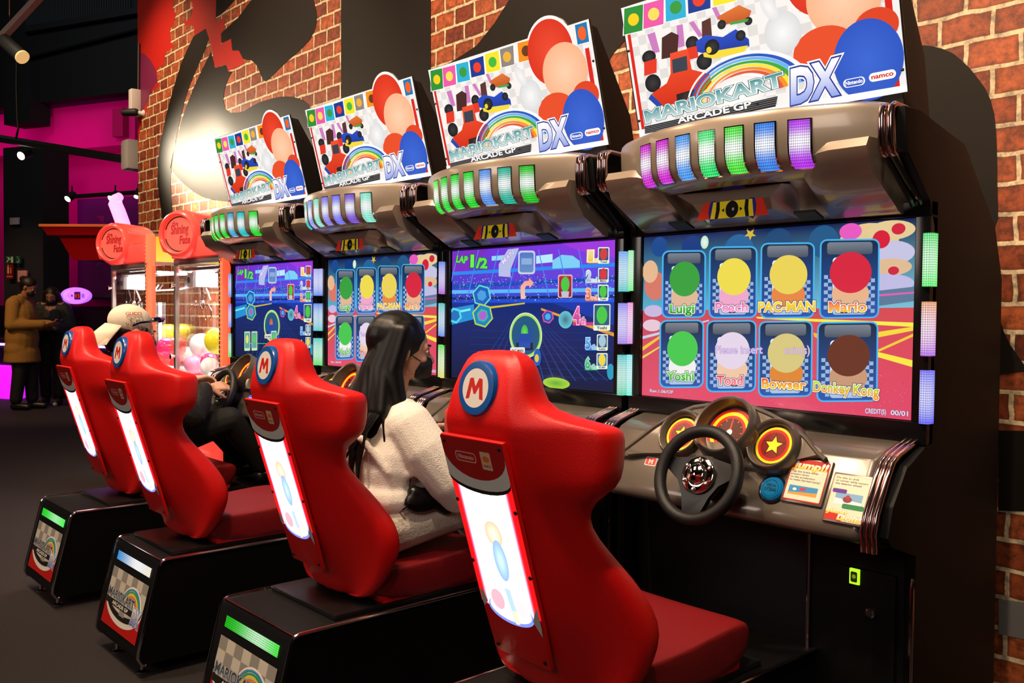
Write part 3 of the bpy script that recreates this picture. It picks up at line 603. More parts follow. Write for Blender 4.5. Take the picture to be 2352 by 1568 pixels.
        A.text(nm, p0, p1, .031, tc, tc2, out='#ffffff', ow=.045, bold=.03, out2='#30303c')
    A.text('Please insert', (640, 800), (903, 803), .026, '#d8c0e8', out='#a080c0', ow=.02); A.text('coin(s)', (1022, 806), (1165, 808), .026, '#d8c0d8', out='#a080b0', ow=.02)
    A.text('Rev.1.06/OF', (278, 1012), (408, 1022), .011, '#e8e0f0', out='#5a2040', ow=.04); A.text('CREDIT(S)', (1475, 1140), (1590, 1148), .014, '#dce4ff', out='#603050', ow=.03); A.text('00/01', (1616, 1151), (1712, 1160), .014, '#dce4ff', out='#603050', ow=.03)
    return A
def screen_race(var=0):
    A = Art((0, -.0005, 1.1605), (1, 0, 0), (0, 0, 1), (0, -1, 0), .0003, SRC); random.seed(11+var)
    A.quadg([(1297, 470), (2196, 470), (2198, 130), (1297, 187)], ['#1646c8', '#1a58e0', '#8a3ae4', '#6a34d8'])
    A.quadg([(1297, 880), (2196, 966), (2196, 470), (1297, 470)], ['#061a4c', '#0c1c48', '#123ab0', '#0c2a90'])
    for q, c in [([(1297, 190), (1500, 176), (1380, 300), (1297, 330)], '#7e2ec4'), ([(1900, 148), (2197, 131), (2197, 230), (2000, 190)], '#a03ae0'), ([(1297, 300), (2197, 255), (2197, 275), (1297, 318)], '#2f8af0'), ([(1297, 372), (2197, 330), (2197, 350), (1297, 392)], '#1c4ab8'), ([(1297, 400), (2197, 392), (2197, 412), (1297, 420)], '#60b8f8'), ([(1297, 440), (2197, 430), (2197, 446), (1297, 452)], '#0e2470'),
                 ([(1515, 215), (1640, 205), (1640, 232), (1515, 240)], '#9ad8f8'), ([(1760, 215), (1850, 205), (1850, 250), (1760, 258)], '#b8ecff'), ([(1850, 240), (1900, 210), (1960, 215), (2000, 245), (2000, 280), (1850, 285)], '#80d0f8')]: A.poly(q, c)
    for i in range(8): u = 1330+i*110; A.poly([(u, 180), (u+4, 180), (u+60*(1 if i > 3 else -1)+6, 440), (u+60*(1 if i > 3 else -1), 440)], '#3a8cf0'); A.L -= 1
    A.up()
    for i in range(420):
        x = random.uniform(1302, 2190); y = random.choice([random.uniform(318, 366), random.uniform(350, 392), random.uniform(416, 462)]); A.disc((x, y), random.uniform(.0015, .0035), .0016, random.choice(['#60c0ff', '#ffffff', '#2a60e0', '#e05ab0', '#f0d860', '#38e0d0', '#0a1a60']), n=5); A.L -= 1
    A.up()
    A.poly([(1297, 560), (1600, 478), (1850, 474), (2197, 600), (2196, 965), (1297, 880)], '#0a2878', '#07143c')
    A.poly([(1500, 492), (1700, 470), (1700, 478), (1510, 502)], '#d8c030').poly([(1790, 500), (2197, 640), (2197, 660), (1790, 512)], '#e8a030').poly([(1297, 500), (1420, 478), (1420, 560), (1297, 590)], '#1c90d8').poly([(1297, 520), (1400, 500), (1400, 512), (1297, 532)], '#80f0f0')
    for i in range(14): u = 1400+i*58; A.poly([(1700+(u-1750)*.2, 560), (1700+(u-1750)*.2+2, 560), (u+8, 900), (u, 900)], '#12408c'); A.L -= 1
    for i in range(7): A.poly([(1400, 620+i*38), (2180, 640+i*42), (2180, 642+i*42), (1400, 622+i*38)], '#103a80'); A.L -= 1
    A.up()
    def hexa(cx, cy, r, cols):
        for s_, c in cols: A.poly([(cx+r*s_*math.cos(R(60*i+15)), cy+r*1.15*s_*math.sin(R(60*i+15))) for i in range(6)], c)
    hexa(1462, 430, 54, [(1, '#60e0d0'), (.85, '#2060c0'), (.5, '#4aa0e0')]); hexa(1468, 540, 60, [(1, '#b0d850'), (.86, '#1e80c0'), (.55, '#20c0a0'), (.4, '#b060d0')]); hexa(1828, 548, 34, [(1, '#e050a0'), (.8, '#2050b0'), (.5, '#48b0e8')]); hexa(1315, 540, 40, [(1, '#50d8e8'), (.7, '#2070c0')]) if not var else None
    A.disc((1925, 565), .038, .034, '#60c8d8', '#4a6a80')
    A.poly([(1555, 260), (1605, 178), (1665, 172), (1620, 290), (1620, 330), (1555, 325)], '#b8c0e8').text('NAMCO' if False else 'MAN', (1580, 262), (1640, 200), .022, '#e8e0ff', out='#8040a0', ow=.03)
    A.rrect(1662, 186, 1755, 315, 16, '#c8d8e8', px=True).rrect(1670, 196, 1747, 305, 12, '#5878c8', '#6a90c8', px=True); A.poly([(1680, 228), (1738, 228), (1738, 262), (1680, 262)], '#8cb0dc')
    A.poly([(1678, 450), (1676, 380), (1700, 352), (1722, 350), (1722, 334), (1750, 362), (1726, 392), (1724, 376), (1706, 380), (1700, 396), (1702, 450)], '#f4a08c', '#f8c8b8')
    A.text('LAP', (1318, 246), (1380, 252), .030, '#58e850', out='#086020', ow=.05, bold=.05, skew=.15); A.text('1', (1398, 272), (1418, 272), .052, '#70f058', out='#086020', ow=.04, bold=.05); A.text('/2', (1428, 276), (1492, 280), .042, '#60e850', out='#086020', ow=.04, bold=.05)
    # racer tag
    A.rrect(1882, 318, 1962, 445, 10, '#e8b0b8', px=True).rrect(1888, 326, 1956, 440, 8, '#b82a48', '#8c1c38', px=True).disc((1922, 372), .023, .030, '#50c848').poly([(1900, 410), (1944, 410), (1940, 440), (1904, 440)], '#c0c4d0')
    rows = [('1', 'st', 2045, 245, '#f8e0a0', '#f0c840', 'Toad', '#d84040', 2100, 170, 62, 90), ('2', 'nd', 2036, 355, '#d0dcf0', '#a0b0d0', 'Mario', '#d83848', 2102, 283, 58, 80), ('3', 'rd', 2036, 452, '#f0a080', '#d86848', 'Yoshi', '#48c848', 2102, 375, 58, 88), ('4', 'th', 1968, 585, '#f060b0', '#c83890', 'Yoshi', '#48c848', 2080, 480, 92, 145), ('5', 'th', 2038, 722, '#60b8f0', '#3080d0', 'Rosalina', '#a8c8d8', 2100, 645, 60, 90), ('6', 'th', 2038, 830, '#60d8a0', '#30a870', 'PAC-MAN', '#f0d848', 2100, 748, 60, 88)]
    for n_, sf, x, y, c1, c2, nm, dc, tx, ty, tw, th_ in rows:
        big = n_ == '4'; hh = .062 if big else .040; wd = 38 if big else 28
        A.rrect(x-2, y-6, tx+10, y+12, 6, c2, px=True); A.text(n_, (x, y), (x+wd, y), hh, c1, c2, out='#ffffff', ow=.03, bold=.05, out2=c2); A.text(sf, (x+wd+4, y+4), (x+wd+32, y+5), hh*.45, c1, out='#ffffff', ow=.04, bold=.04)
        A.rrect(tx, ty, tx+tw, ty+th_, 7, '#f0f4e0', px=True).rrect(tx+5, ty+6, tx+tw-5, ty+th_*.80, 5, '#2a5a80' if n_ != '6' else '#2a7ac0', px=True).disc((tx+tw/2, ty+th_*.42), .018*(1.5 if big else 1), .022*(1.5 if big else 1), dc)
        A.text(nm, (tx+tw*.2, ty+th_*.95), (tx+tw*.8, ty+th_*.95), .0075*(1.5 if big else 1), '#30303a', bold=.03)
    # bubble and kart
    bx = 1708 if not var else 1705
    A.arc((bx, 650), .084, .094, 0, 360, '#a8e070', 40, sy=.95).arc((bx, 650), .094, .098, 0, 360, '#e0f8c0', 40, sy=.95)
    A.disc((bx, 650), .084, .080, '#1a5a78', '#14489c'); A.disc((bx-5, 700), .050, .035, '#1c50b0'); A.disc((bx-5, 640), .022, .036, '#3cb840' if not var else '#c85040', '#70e060' if not var else '#e08060'); A.poly([(bx-40, 690), (bx+32, 690), (bx+22, 640), (bx-30, 640)], '#1c48a8').poly([(bx-52, 720), (bx+44, 720), (bx+40, 732), (bx-48, 732)], '#182038').poly([(bx-50, 690), (bx-36, 690), (bx-36, 720), (bx-50, 720)], '#202028').poly([(bx+28, 690), (bx+42, 690), (bx+42, 720), (bx+28, 720)], '#202028')
    A.rrect(1625, 715, 1706, 748, 8, '#e8e8d8', px=True).text('PAC-MAN', (1634, 742), (1697, 742), .012, '#404048', bold=.03)
    A.disc((1775, 770), .022, .035, '#1c60b8').disc((1772, 775), .012, .016, '#e8c840')
    A.disc((1880, 912), .075, .022, '#a8d840', '#60a830'); A.disc((2178, 850), .018, .03, '#2a9ac0')
    if var:
        A.poly([(1400, 780), (2100, 800), (2100, 804), (1400, 784)], '#30f060'); 
        for x in (1400, 1480, 1700): A.rrect(x, 690, x+62, 840, 6, '#c8e8b8', px=True).rrect(x+6, 700, x+56, 820, 4, '#60a8a0', px=True).disc((x+31, 750), .018, .026, '#e8e070' if x == 1400 else '#58d060')
    return A
CARDS = {}
def cabinet(k, label, screen, strips, bars):
    ox, oy, oz = UOFF[k]; org = (CX, .24, 0)
    T = thing('arcade_cabinet', (ox+org[0], oy+org[1], oz), label, 'arcade machine', 'racing arcade cabinets in a row')
    def part(name, m, par=None): return B(name, m, par or T, org)
    # carcass
    side = [(-.185, 2.0), (-.10, 2.0), (.2, 1.95), (.44, 1.73), (.506, 1.57), (.53, .03), (-.055, .03), (-.055, .80), (-.2, .84), (-.225, .87), (-.2, .95), (-.12, 1.05), (.012, 1.10), (.012, 1.70), (-.02, 1.77), (-.165, 1.88)]
    for xa, xb in ((-.055, -.025), (.99, 1.02)): part('side_panel', BLACK).prism(side, 0, xa, xb, .004).done(30)
    part('cabinet_body', BLACK).box((-.03, .03, .04), (.995, .5, 1.72)).box((-.03, .03, 1.6), (.995, .3, 1.93)).done(30)
    # screen surround and screen
    bz = part('bezel', mat('bezel_black', '#0b0b0c', .22))
    bz.box((-.055, -.012, 1.095), (1.02, .03, 1.158), .003).box((-.055, -.012, 1.728), (1.02, .03, 1.77), .003).box((-.05, -.012, 1.158), (-.003, .03, 1.728), .003).box((.976, -.012, 1.158), (1.02, .03, 1.728), .003).done(30)
    part('screen', mat('screen_black', '#050505', .12)).box((-.003, .001, 1.157), (.977, .02, 1.729)).done(0)
    key = screen
    if key not in CARDS:
        A = screen_select() if key == 'select' else screen_race(0 if key == 'race' else 1); o = A.done('screen_picture', SCREEN, T, org); CARDS[key] = o.data
    else: o = bpy.data.objects.new('screen_picture', CARDS[key]); COL.objects.link(o); o.parent = T
    # side light bars
    zs = [(1.68, 1.534), (1.492, 1.343), (1.303, 1.156)]
    for side_i, (xa, xb) in enumerate(((-.060, -.038), (1.000, 1.029))):
        for j, (za, zb) in enumerate(zs):
            ca, cb = bars[side_i][j]; A = Art((0, 0, 0), (1, 0, 0), (0, 0, 1), (0, -1, 0), 0)
            nz = 10; xs = [(xa, .012), (xa, -.016), (xa+.006, -.024), (xb-.006, -.024), (xb, -.016), (xb, .012)]
            pts = []; cols = []
            for i in range(nz+1):
                f = i/nz; c1, c2 = lin(ca), lin(cb); c = [c1[q]+(c2[q]-c1[q])*f for q in range(3)]; h = .12+.42*math.sin(math.pi*f)
                for jx, (x, y) in enumerate(xs): pts.append((x, y, za+(zb-za)*f)); cols.append(tuple(c[q]+(1-c[q])*h*(1. if 0 < jx < 5 else .6) for q in range(3)))
            A.V = [np.array(p) for p in pts]; n = len(xs)
            for i in range(nz):
                for q in range(n-1): ids = [i*n+q, (i+1)*n+q, (i+1)*n+q+1, i*n+q+1]; A.F.append(ids); A.C.append([cols[z] for z in ids])
            A.F += [list(range(n)), list(range(nz*n, nz*n+n))[::-1]]; A.C += [cols[:n], cols[nz*n:][::-1]]
            A.done('light_bar', LENS2, T, org)
    # canopy
    def ring(x):
        d = abs(x-CX); y = yt(x); rec = .03*max(0, min(1, (.36-d)/.06)); e = max(0, (d-.42)/.06)
        return [(x, .10, 2.035), (x, y+.03, 2.035-.01*e), (x, y+.006, 2.026-.01*e), (x, y, 2.012-.012*e), (x, y+.002, 1.96), (x, y+.007, 1.905), (x, y+.018, 1.878), (x, y+.038, 1.862), (x, y+.075, 1.846), (x, y+.105, 1.838), (x, y+.122, 1.838+rec*.5), (x, y+.13, 1.822+rec), (x, min(-.09, y+.19), 1.782+rec), (x, -.04, 1.742+rec*.25), (x, -.005, 1.735), (x, .10, 1.735)]
    part('canopy', SILVER).loft([ring(CX+(i-20)/20*.4575) for i in range(41)]).done(42)
    pod = [(-.222, 1.925), (-.236, 1.900), (-.205, 1.838), (-.03, 1.738), (.03, 1.738), (.03, 1.93)]
    for xa, xb, f in ((.735, .942, 0), (.023, .230, 0)):
        ins = xa > .5; b_ = part('canopy_pod', SILVER); r0 = [(y+(.022 if y < -.1 else 0), z-(.006 if z > 1.9 else -.01)) for y, z in pod]
        sh = lambda f: [(-.222+(.03*f), 1.925-.055*f), (-.236+.04*f, 1.900-.045*f), (-.205+.03*f, 1.838-.006*f), (-.03, 1.738), (.03, 1.738), (.03, 1.93-.055*f)]; sq = [(0, 1.), (.012, .65), (.035, .3), (.065, .08), (.10, 0)]; L = [[(xa+t, y, z) for y, z in sh(f)] for t, f in sq]+[[(xb, y, z) for y, z in pod]]; L = L if ins else [[(xa+xb-x, y, z) for x, y, z in rg] for rg in L][::-1]
        b_.loft(L); b_.done(50)
    # inner housing, emblem sticker, speakers
    hb = part('camera_housing', SILVER); hb.loft([[(CX-.21, -.17, 1.835), (CX+.17, -.17, 1.835), (CX+.20, -.03, 1.84), (CX-.24, -.03, 1.84)], [(CX-.15, -.165, 1.80), (CX+.13, -.165, 1.80), (CX+.17, -.02, 1.75), (CX-.20, -.02, 1.75)], [(CX-.14, -.135, 1.768), (CX+.12, -.135, 1.768), (CX+.15, -.02, 1.742), (CX-.18, -.02, 1.742)]]); hb.done(30)
    A = Art((CX-.0, -.168, 1.766), (1, 0, 0), (0, .06, .9), (0, -1, .06), .0007); A.ey /= np.linalg.norm(A.ey)
    A.poly([(-.13, -.018), (.13, -.018), (.105, .034), (-.105, .034)], '#d8301c', mapped=False).arc((0, .006), .07, .086, -25, 205, '#2a2a80', mapped=False, sy=.9)
    A.poly([(-.078, -.018), (.078, -.018), (.07, .034), (-.07, .034)], '#f0d820', mapped=False)
    for s_ in (-1, 1):
        A.poly([(s_*.062, -.018), (s_*.05, -.018), (s_*.044, .008), (s_*.046, .034), (s_*.058, .034), (s_*.058, .008)], '#1c1814', mapped=False); A.poly([(s_*.028, .001), (s_*.028, .013), (s_*.038, .007)], '#1c1814', mapped=False)
    A.disc((0, .008), .023, .026, '#14120f', mapped=False); A.disc((.004, .008), .004, .005, '#b0b0b0', mapped=False); A.done('emblem_sticker', art_mat('print_glow', .15, .8, .6, spec=.1), T, org)
    for x in (.225, .69): part('speaker_grille', mat('grille_black', '#060606', .6)).prism([(-.105, 1.760), (-.055, 1.742), (-.055, 1.734), (-.105, 1.752)], 0, x-.035, x+.035).done(0)
    # canopy light strips with rims
    for i in range(7):
        x0 = .212+.091*i; rim = part('strip_rim', CHROME); zz = [1.99, 1.96, 1.93, 1.90, 1.878, 1.866, 1.860]; dy = [0, .002, .003, .007, .017, .030, .042]
        for nm, hw, off, tz in (('rim', .031, .0022, .004), ('lens', .0265, .0042, 0)):
            if nm == 'rim':
                rim.loft([[(x0-hw, yt(x0-hw)+d_-off, z+(tz if q == 0 else -tz*.5 if q == 6 else 0)), (x0+hw, yt(x0+hw)+d_-off, z+(tz if q == 0 else -tz*.5 if q == 6 else 0)), (x0+hw, yt(x0+hw)+d_+.004, z), (x0-hw, yt(x0-hw)+d_+.004, z)] for q, (z, d_) in enumerate(zip(zz, dy))]).done(40)
            else:
                A = Art((0, 0, 0), (1, 0, 0), (0, 0, 1), (0, -1, 0), 0); pts = []; cols = []; fine = np.linspace(0, 6, 19)
                for q in fine:
                    z = np.interp(q, range(7), zz); d_ = np.interp(q, range(7), dy)
                    for j in range(5):
                        x = x0-hw+2*hw*j/4; pts.append((x, yt(x)+d_-off, z)); c = led_color(strips[i], (1.99-z)/.13); e = 1-.25*abs(j-2)/2; cols.append(tuple(v*e for v in c))
                A.V = [np.array(p) for p in pts]
                for q in range(18):
                    for j in range(4): ids = [q*5+j, (q+1)*5+j, (q+1)*5+j+1, q*5+j+1]; A.F.append(ids); A.C.append([cols[z] for z in ids])
                A.done('light_strip', LENS, T, org)
    # chrome ribs at both ends of the canopy and the console
    wc = mat('warm_chrome', '#c8a8a6', .12, 1.); dkc = mat('dark_gloss', '#1c1a20', .12, .3, coat=1.)
    for xs in ((-.036, -.012), (.966, .990)):
        for x in xs:
            part('chrome_rib', wc).tube([(x, -.12, 2.004), (x, -.180, 2.006), (x, -.197, 1.998), (x, -.202, 1.975), (x, -.199, 1.90), (x, -.190, 1.884), (x, -.17, 1.878)], .0105, 10).done()
            part('side_trim', dkc).tube([(x, -.185, 1.884), (x, -.02, 1.776), (x, .0, 1.755)], .0095, 8).done()
        for x in (xs[0]-.003, (xs[0]+xs[1])/2, xs[1]+.003):
            part('chrome_rib', wc).tube([(x, .02, 1.112), (x, -.12, 1.075), (x, -.15, 1.06), (x, -.18, 1.02), (x, -.235, .93), (x, -.252, .88), (x, -.245, .83)], .0082, 10).done()
    # marquee box, sheet, frame
    bx = part('marquee_box', BLACKM); bx.prism([(-.012, 2.035), (-.022, 2.075), (-.138, 2.495), (-.08, 2.49), (.11, 2.20), (.16, 2.0)], 0, .004, .938, .004); FM = Matrix(((1, 0, 0, MO[0]), (0, MY[1], MN[1], MO[1]), (0, MY[2], MN[2], MO[2]), (0, 0, 0, 1))); bx.lathe([(.001, -.014), (.122, -.014), (.122, -.003), (.001, -.003)], FM @ Matrix.Translation((.742, .375, 0)), 40); bx.done(30)
    fr = part('marquee_frame', mat('acrylic_edge', '#3a3633', .2, .5)); e0 = np.array(MO); eY = MY; P_ = lambda x, y: e0+np.array((x, 0, 0))+eY*y+np.array((0, .004, 0))
    fr.tube([P_(0, 0), P_(0, .445)], .0045, 6).tube([P_(.955, 0), P_(.955, .445)], .0045, 6).tube([P_(0, .445), P_(.62, .445)], .003, 6).tube([P_(.865, .445), P_(.955, .445)], .003, 6).tube([P_(.742+.128*math.cos(R(a)), .375+.128*math.sin(R(a))) for a in range(33, 152, 6)], .003, 6)
    for y in (.06, .30): 
        for x in (.008, .947): fr.sphere(P_(x, y)-np.array((0, .006, 0)), .005, seg=8)
    fr.done()
    if 'm' not in MARQ: A, _ = marquee_art(T, org); MARQ['m'] = A.done('marquee_print', LIT, T, org).data
    else: o = bpy.data.objects.new('marquee_print', MARQ['m']); COL.objects.link(o); o.parent = T
    # ---- console
    prof = [(.03, 1.10), (-.02, 1.10), (-.10, 1.082), (-.15, 1.06), (-.245, .893), (-.252, .87), (-.245, .85), (-.06, .80), (.03, .80)]
    SILVER_SHADE = mat('shaded_silver', '#625950', .34, .40, coat=.5); cp = part('console', SILVER_SHADE)  # canopy silver darkened: shade under the canopy put into the colour
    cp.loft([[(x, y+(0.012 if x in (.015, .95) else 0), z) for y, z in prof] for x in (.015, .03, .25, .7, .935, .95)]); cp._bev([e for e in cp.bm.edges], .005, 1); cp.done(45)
    FO = Matrix(((1, 0, 0, 0), (0, .486, -.874, -.15), (0, .874, .486, 1.06), (0, 0, 0, 1)))
    fa = part('gauge_fairing', SILVER_SHADE); hb_ = [(.065, -.10), (.10, -.082), (.145, -.035), (.195, .018), (.255, .066), (.32, .098), (.39, .114), (.46, .124), (.53, .120), (.60, .100), (.67, .075), (.735, .040), (.79, -.005), (.815, -.018)]
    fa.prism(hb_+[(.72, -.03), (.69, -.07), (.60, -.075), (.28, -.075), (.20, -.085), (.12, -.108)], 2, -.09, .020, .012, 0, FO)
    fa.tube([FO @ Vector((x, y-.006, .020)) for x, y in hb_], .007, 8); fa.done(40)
    for gi, (gx, gy, gr) in enumerate(((.311, -.006, .056), (CX, .020, .078), (.645, -.004, .058))):
        Mg = FO @ Matrix.Translation((gx, gy, .02)); dep = .055 if gi == 1 else .022
        gc = part('gauge_hood', SILVER_SHADE); gc.lathe([(gr+.004, 0), (gr+.006, .006), (gr+.012, dep), (gr+.018, dep+.003), (gr+.024, dep-.004), (gr+.028, 0), (gr+.036, -.03)], Mg @ Matrix.Rotation(R(-6 if gi == 1 else 0), 4, 'X'), 40).done(50)
        gb = part('gauge', mat('gauge_back', '#38100c', .4)); gb.lathe([(.001, .002), (gr+.006, .002), (gr+.006, -.01)], Mg, 36); gbo = gb.done(40)
        oc = FO @ Vector((gx, gy, .024)); A = Art(oc, (1, 0, 0), (0, .486, .874), (0, -.874, .486), .0006)
        A.disc((0, 0), gr, col='#7a1610', mapped=False, n=36); A.arc((0, 0), gr*.86, gr, 0, 360, '#e8d018' if gi != 1 else '#d8281c', 40, mapped=False); A.arc((0, 0), gr*.72, gr*.87, 0, 360, '#c01e14' if gi != 1 else '#f0d41c', 40, mapped=False)
        if gi == 1:
            A.arc((0, 0), gr*.60, gr*.72, 0, 360, '#c81e16', 40, mapped=False); A.disc((0, 0), gr*.60, col='#4a0c0a', mapped=False)
            for q in range(12): t = R(q*30); A.poly([(gr*.5*math.cos(t-.04), gr*.5*math.sin(t-.04)), (gr*.58*math.cos(t-.03), gr*.58*math.sin(t-.03)), (gr*.58*math.cos(t+.03), gr*.58*math.sin(t+.03)), (gr*.5*math.cos(t+.04), gr*.5*math.sin(t+.04))], '#c87030', mapped=False); A.L -= 1
            A.up().poly([(-.004, -.01), (.004, -.01), (.002, gr*.55), (-.002, gr*.55)], '#e03a20', mapped=False).disc((0, 0), gr*.13, col='#e8e0d8', mapped=False)
        else:
            A.poly(star(0, 0, gr*.68), '#4a0c0c', mapped=False); A.poly(star(0, 0, gr*.56), '#8a1814', mapped=False); A.poly(star(0, 0, gr*.50, gr*.23), '#f4dc20', mapped=False)
        A.done('gauge_face', art_mat('gauge_print', .22, .9, .25), gbo, org)
    # wheel
    Wc = Vector((CX, -.318, .975)); zn = Vector((0, -.93, .37)).normalized(); xn = Vector((1, 0, 0)); yn = zn.cross(xn); MW = Matrix(((xn.x, yn.x, zn.x, Wc.x), (xn.y, yn.y, zn.y, Wc.y), (xn.z, yn.z, zn.z, Wc.z), (0, 0, 0, 1)))
    wt = part('steering_wheel', RUBBER); wt.tube([MW @ Vector((.135*math.cos(R(a)), .135*math.sin(R(a)), 0)) for a in range(0, 360, 6)], .019, 12, closed=True); wh = wt.done(60)
    wb = part('wheel_spoke', mat('spoke_black', '#161515', .35), wh); wb.prism([(-.062, .045), (-.03, .062), (.03, .062), (.07, .048), (.13, .045), (.13, .012), (.07, -.02), (.045, -.06), (.03, -.13), (-.03, -.13), (-.045, -.06), (-.07, -.02), (-.13, .012), (-.13, .045)], 2, -.026, -.008, .004, 0, MW).done(40)
    part('wheel_hub', CHROME, wh).lathe([(.058, -.006), (.058, .0), (.054, .004), (.034, .005), (.032, .012), (.026, .017), (.001, .02)], MW, 36).done(50)
    hb2 = part('hub_bolt', CHROME, wh)
    for a in range(0, 360, 60): hb2.lathe([(.006, 0), (.006, .007), (.004, .009), (.001, .009)], MW @ Matrix.Translation((.046*math.cos(R(a+30)), .046*math.sin(R(a+30)), .002)), 10)
    hb2.done(50)
    part('steering_column', BLACKM, wh).lathe([(.055, -.13), (.05, -.05), (.045, -.02), (.03, -.006)], MW, 24).done(50)
    # button, instruction cards, badge
    bc = FO @ Vector((.672, -.13, .0)); Mb = FO @ Matrix.Translation((.672, -.13, 0))
    part('button_ring', mat('ring_black', '#1a1a1c', .2), None).lathe([(.044, -.004), (.044, .006), (.040, .009), (.036, .006)], Mb, 32).done(40)
    lit = k == 0
    bt = part('start_button', mat('button_blue_lit', '#0a30c0', .15, emit='#1030ff', es=2.2) if lit else mat('button_blue', '#0e6a9c', .12, emit='#064a70', es=.25)); bt.lathe([(.036, .002), (.036, .010), (.030, .016), (.001, .018)], Mb, 32); bto = bt.done(40)
    A = Art(FO @ Vector((.672, -.13, .0195)), (1, 0, 0), (0, .486, .874), (0, -.874, .486), .0003); cc_ = '#b8d0ff' if lit else '#0a3a54'
    A.arc((0, 0), .024, .0255, 0, 360, cc_, mapped=False); A.text('VIEW', (-.016, .004), (.016, .004), .008, cc_, mapped=False, bold=.03); A.text('ITEM', (-.018, -.009), (.018, -.009), .009, cc_, mapped=False, bold=.03)
    A.done('button_legend', art_mat('legend', .8 if False else .35, .9, .3), bto, org)
    def cardframe(x0, x1, z0, z1): 
        f = lambda z: (z-1.06)/.874; return x0, f(z0), x1, f(z1)
    for ci, (x0, x1, za, zb) in enumerate(((.713, .829, 1.034, .925), (.851, .958, 1.010, .895))):
        _, ya, _, yb = cardframe(x0, x1, za, zb)
        part('card_surround', SILVER_SHADE).prism([(x0-.006, yb-.006), (x1+.006, yb-.006), (x1+.006, ya+.006), (x0-.006, ya+.006)], 2, -.01, .010, .005, 0, FO).done(40)
        o3 = FO @ Vector((x0, yb, .0108)); A = Art(o3, (1, 0, 0), (0, .486, .874), (0, -.874, .486), .0004); W_, H_ = x1-x0, ya-yb
        A.rrect(0, 0, W_, H_, .006, '#b8140e' if ci == 0 else '#d8d0b0'); A.rrect(.003, .004, W_-.003, H_-(.028 if ci == 0 else .004), .003, '#e2dcc4')
        if ci == 0:
            A.text('Jump!!', (.004, H_-.027), (W_-.006, H_-.027), .021, '#ffffff', '#f0d020', out='#b8140e', ow=.02, bold=.05, skew=.2, mapped=False)
            for q, l in enumerate(['Tap the brake while', 'pressing down', 'on the accelerator', 'to make the kart jump!']): A.text(l, (.006, H_-.040-q*.0085), (.006+len(l)*.0043, H_-.040-q*.0085), .0055, '#3a362c', bold=.02, mapped=False)
            A.poly([(.012, .018), (W_-.016, .018), (W_-.016, .045), (.012, .045)], '#2c8cc8', mapped=False).poly([(.012, .018), (W_-.016, .018), (W_-.016, .030), (.012, .024)], '#d8983c', mapped=False).disc((.03, .034), .006, .004, '#f0f0f0', mapped=False).poly([(.045, .03), (.066, .034), (.062, .040), (.048, .041)], '#c02c40', mapped=False)
        else:
            for q, l in enumerate(['Do this to drift', 'or corner while turning', 'the steering wheel!']): A.text(l, (.006, H_-.012-q*.0085), (.006+len(l)*.004, H_-.012-q*.0085), .0055, '#3a362c', bold=.02, mapped=False)
            A.poly([(.016, .046), (W_-.014, .046), (W_-.014, .080), (.016, .080)], '#7aa8d0', mapped=False).poly([(.016, .046), (W_-.014, .046), (W_-.014, .058), (.016, .064)], '#d8e4ee', mapped=False).disc((.052, .062), .013, .009, '#8a2c3c', mapped=False).disc((.052, .069), .006, .006, '#a83040', mapped=False)
            A.rrect(.004, .078, .045, .090, .004, '#5a2a90').rrect(.042, .036, W_-.004, .050, .004, '#188048'); A.poly([(0, 0), (.05, 0), (.045, .018), (0, .022)], '#c01c14', mapped=False)
            A.text('Jump', (.002, .021), (.06, .021), .014, '#ffffff', '#f0d020', out='#c01c14', ow=.02, bold=.05, skew=.2, mapped=False).text('Drift!', (.036, .004), (.103, .004), .015, '#ffffff', '#f0d020', out='#c01c14', ow=.02, bold=.05, skew=.2, mapped=False)
        A.done('instruction_card', art_mat('card_print', .04, .9, .3), T, org)
    A = Art(FO @ Vector((.19, -.118, .0015)), (1, 0, 0), (0, .486, .874), (0, -.874, .486), .0005); A.rrect(-.003, -.003, .043, .027, .004, '#d8d0c8').rrect(0, 0, .04, .024, .003, '#c83838').text('M', (.011, .004), (.029, .004), .016, '#e8d0c8', mapped=False, bold=.03); A.done('console_badge', PRINT, T, org)
    # ---- below the console
    part('coin_door', BLACK).box((.70, -.055, .03), (.992, .03, .80), .006).box((.80, -.066, .12), (.97, -.05, .73), .012).done(30)
    part('knee_panel', BLACKM).box((-.03, .02, .03), (.70, .04, .82)).done(0)
    for x in (.702, 1.012): part('chrome_edge', mat('warm_chrome', '')).tube([(x, -.058, .04), (x, -.058, .70 if x > .9 else .80), (x, -.05, .73 if x > .9 else .805)], .007, 8).done()
    part('coin_display', mat('coin_lit', '#b0d020', .3, emit='#9ad020', es=1.6)).box((.836, -.072, .683), (.866, -.064, .728), .002).done()
    A = Art((.841, -.0735, .690), (1, 0, 0), (0, 0, 1), (0, -1, 0), .0004); A.rrect(0, 0, .020, .030, .004, '#2a3008').disc((.010, .016), .006, col='#90b828', mapped=False); A.done('coin_symbol', art_mat('coin_print', .5, .5), T, org)
    part('door_lock', CHROME).lathe([(.014, 0), (.014, .010), (.010, .014), (.001, .014)], Matrix.Translation((.901, -.066, .612)) @ Matrix.Rotation(R(90), 4, 'X'), 20).done(40)
    for xa, xb, z in ((.515, .60, .40), (.625, .665, .385)):
        pd = part('pedal', mat('pedal_steel', '#b8b0a8', .3, .9)); pd.prism([(-.02, z), (-.005, z+.012), (.015, z-.10), (.005, z-.11)], 0, xa, xb, .002).done(30)
    part('kick_plinth', BLACKM).box((-.04, -.05, .0), (1.0, .5, .04)).done(0)
    return T
G, Bl, Pu, Cy, Wh, Mg = '#18e030', '#3a7cf0', '#b030e0', '#10c8c8', '#e8f0ff', '#d828d8'
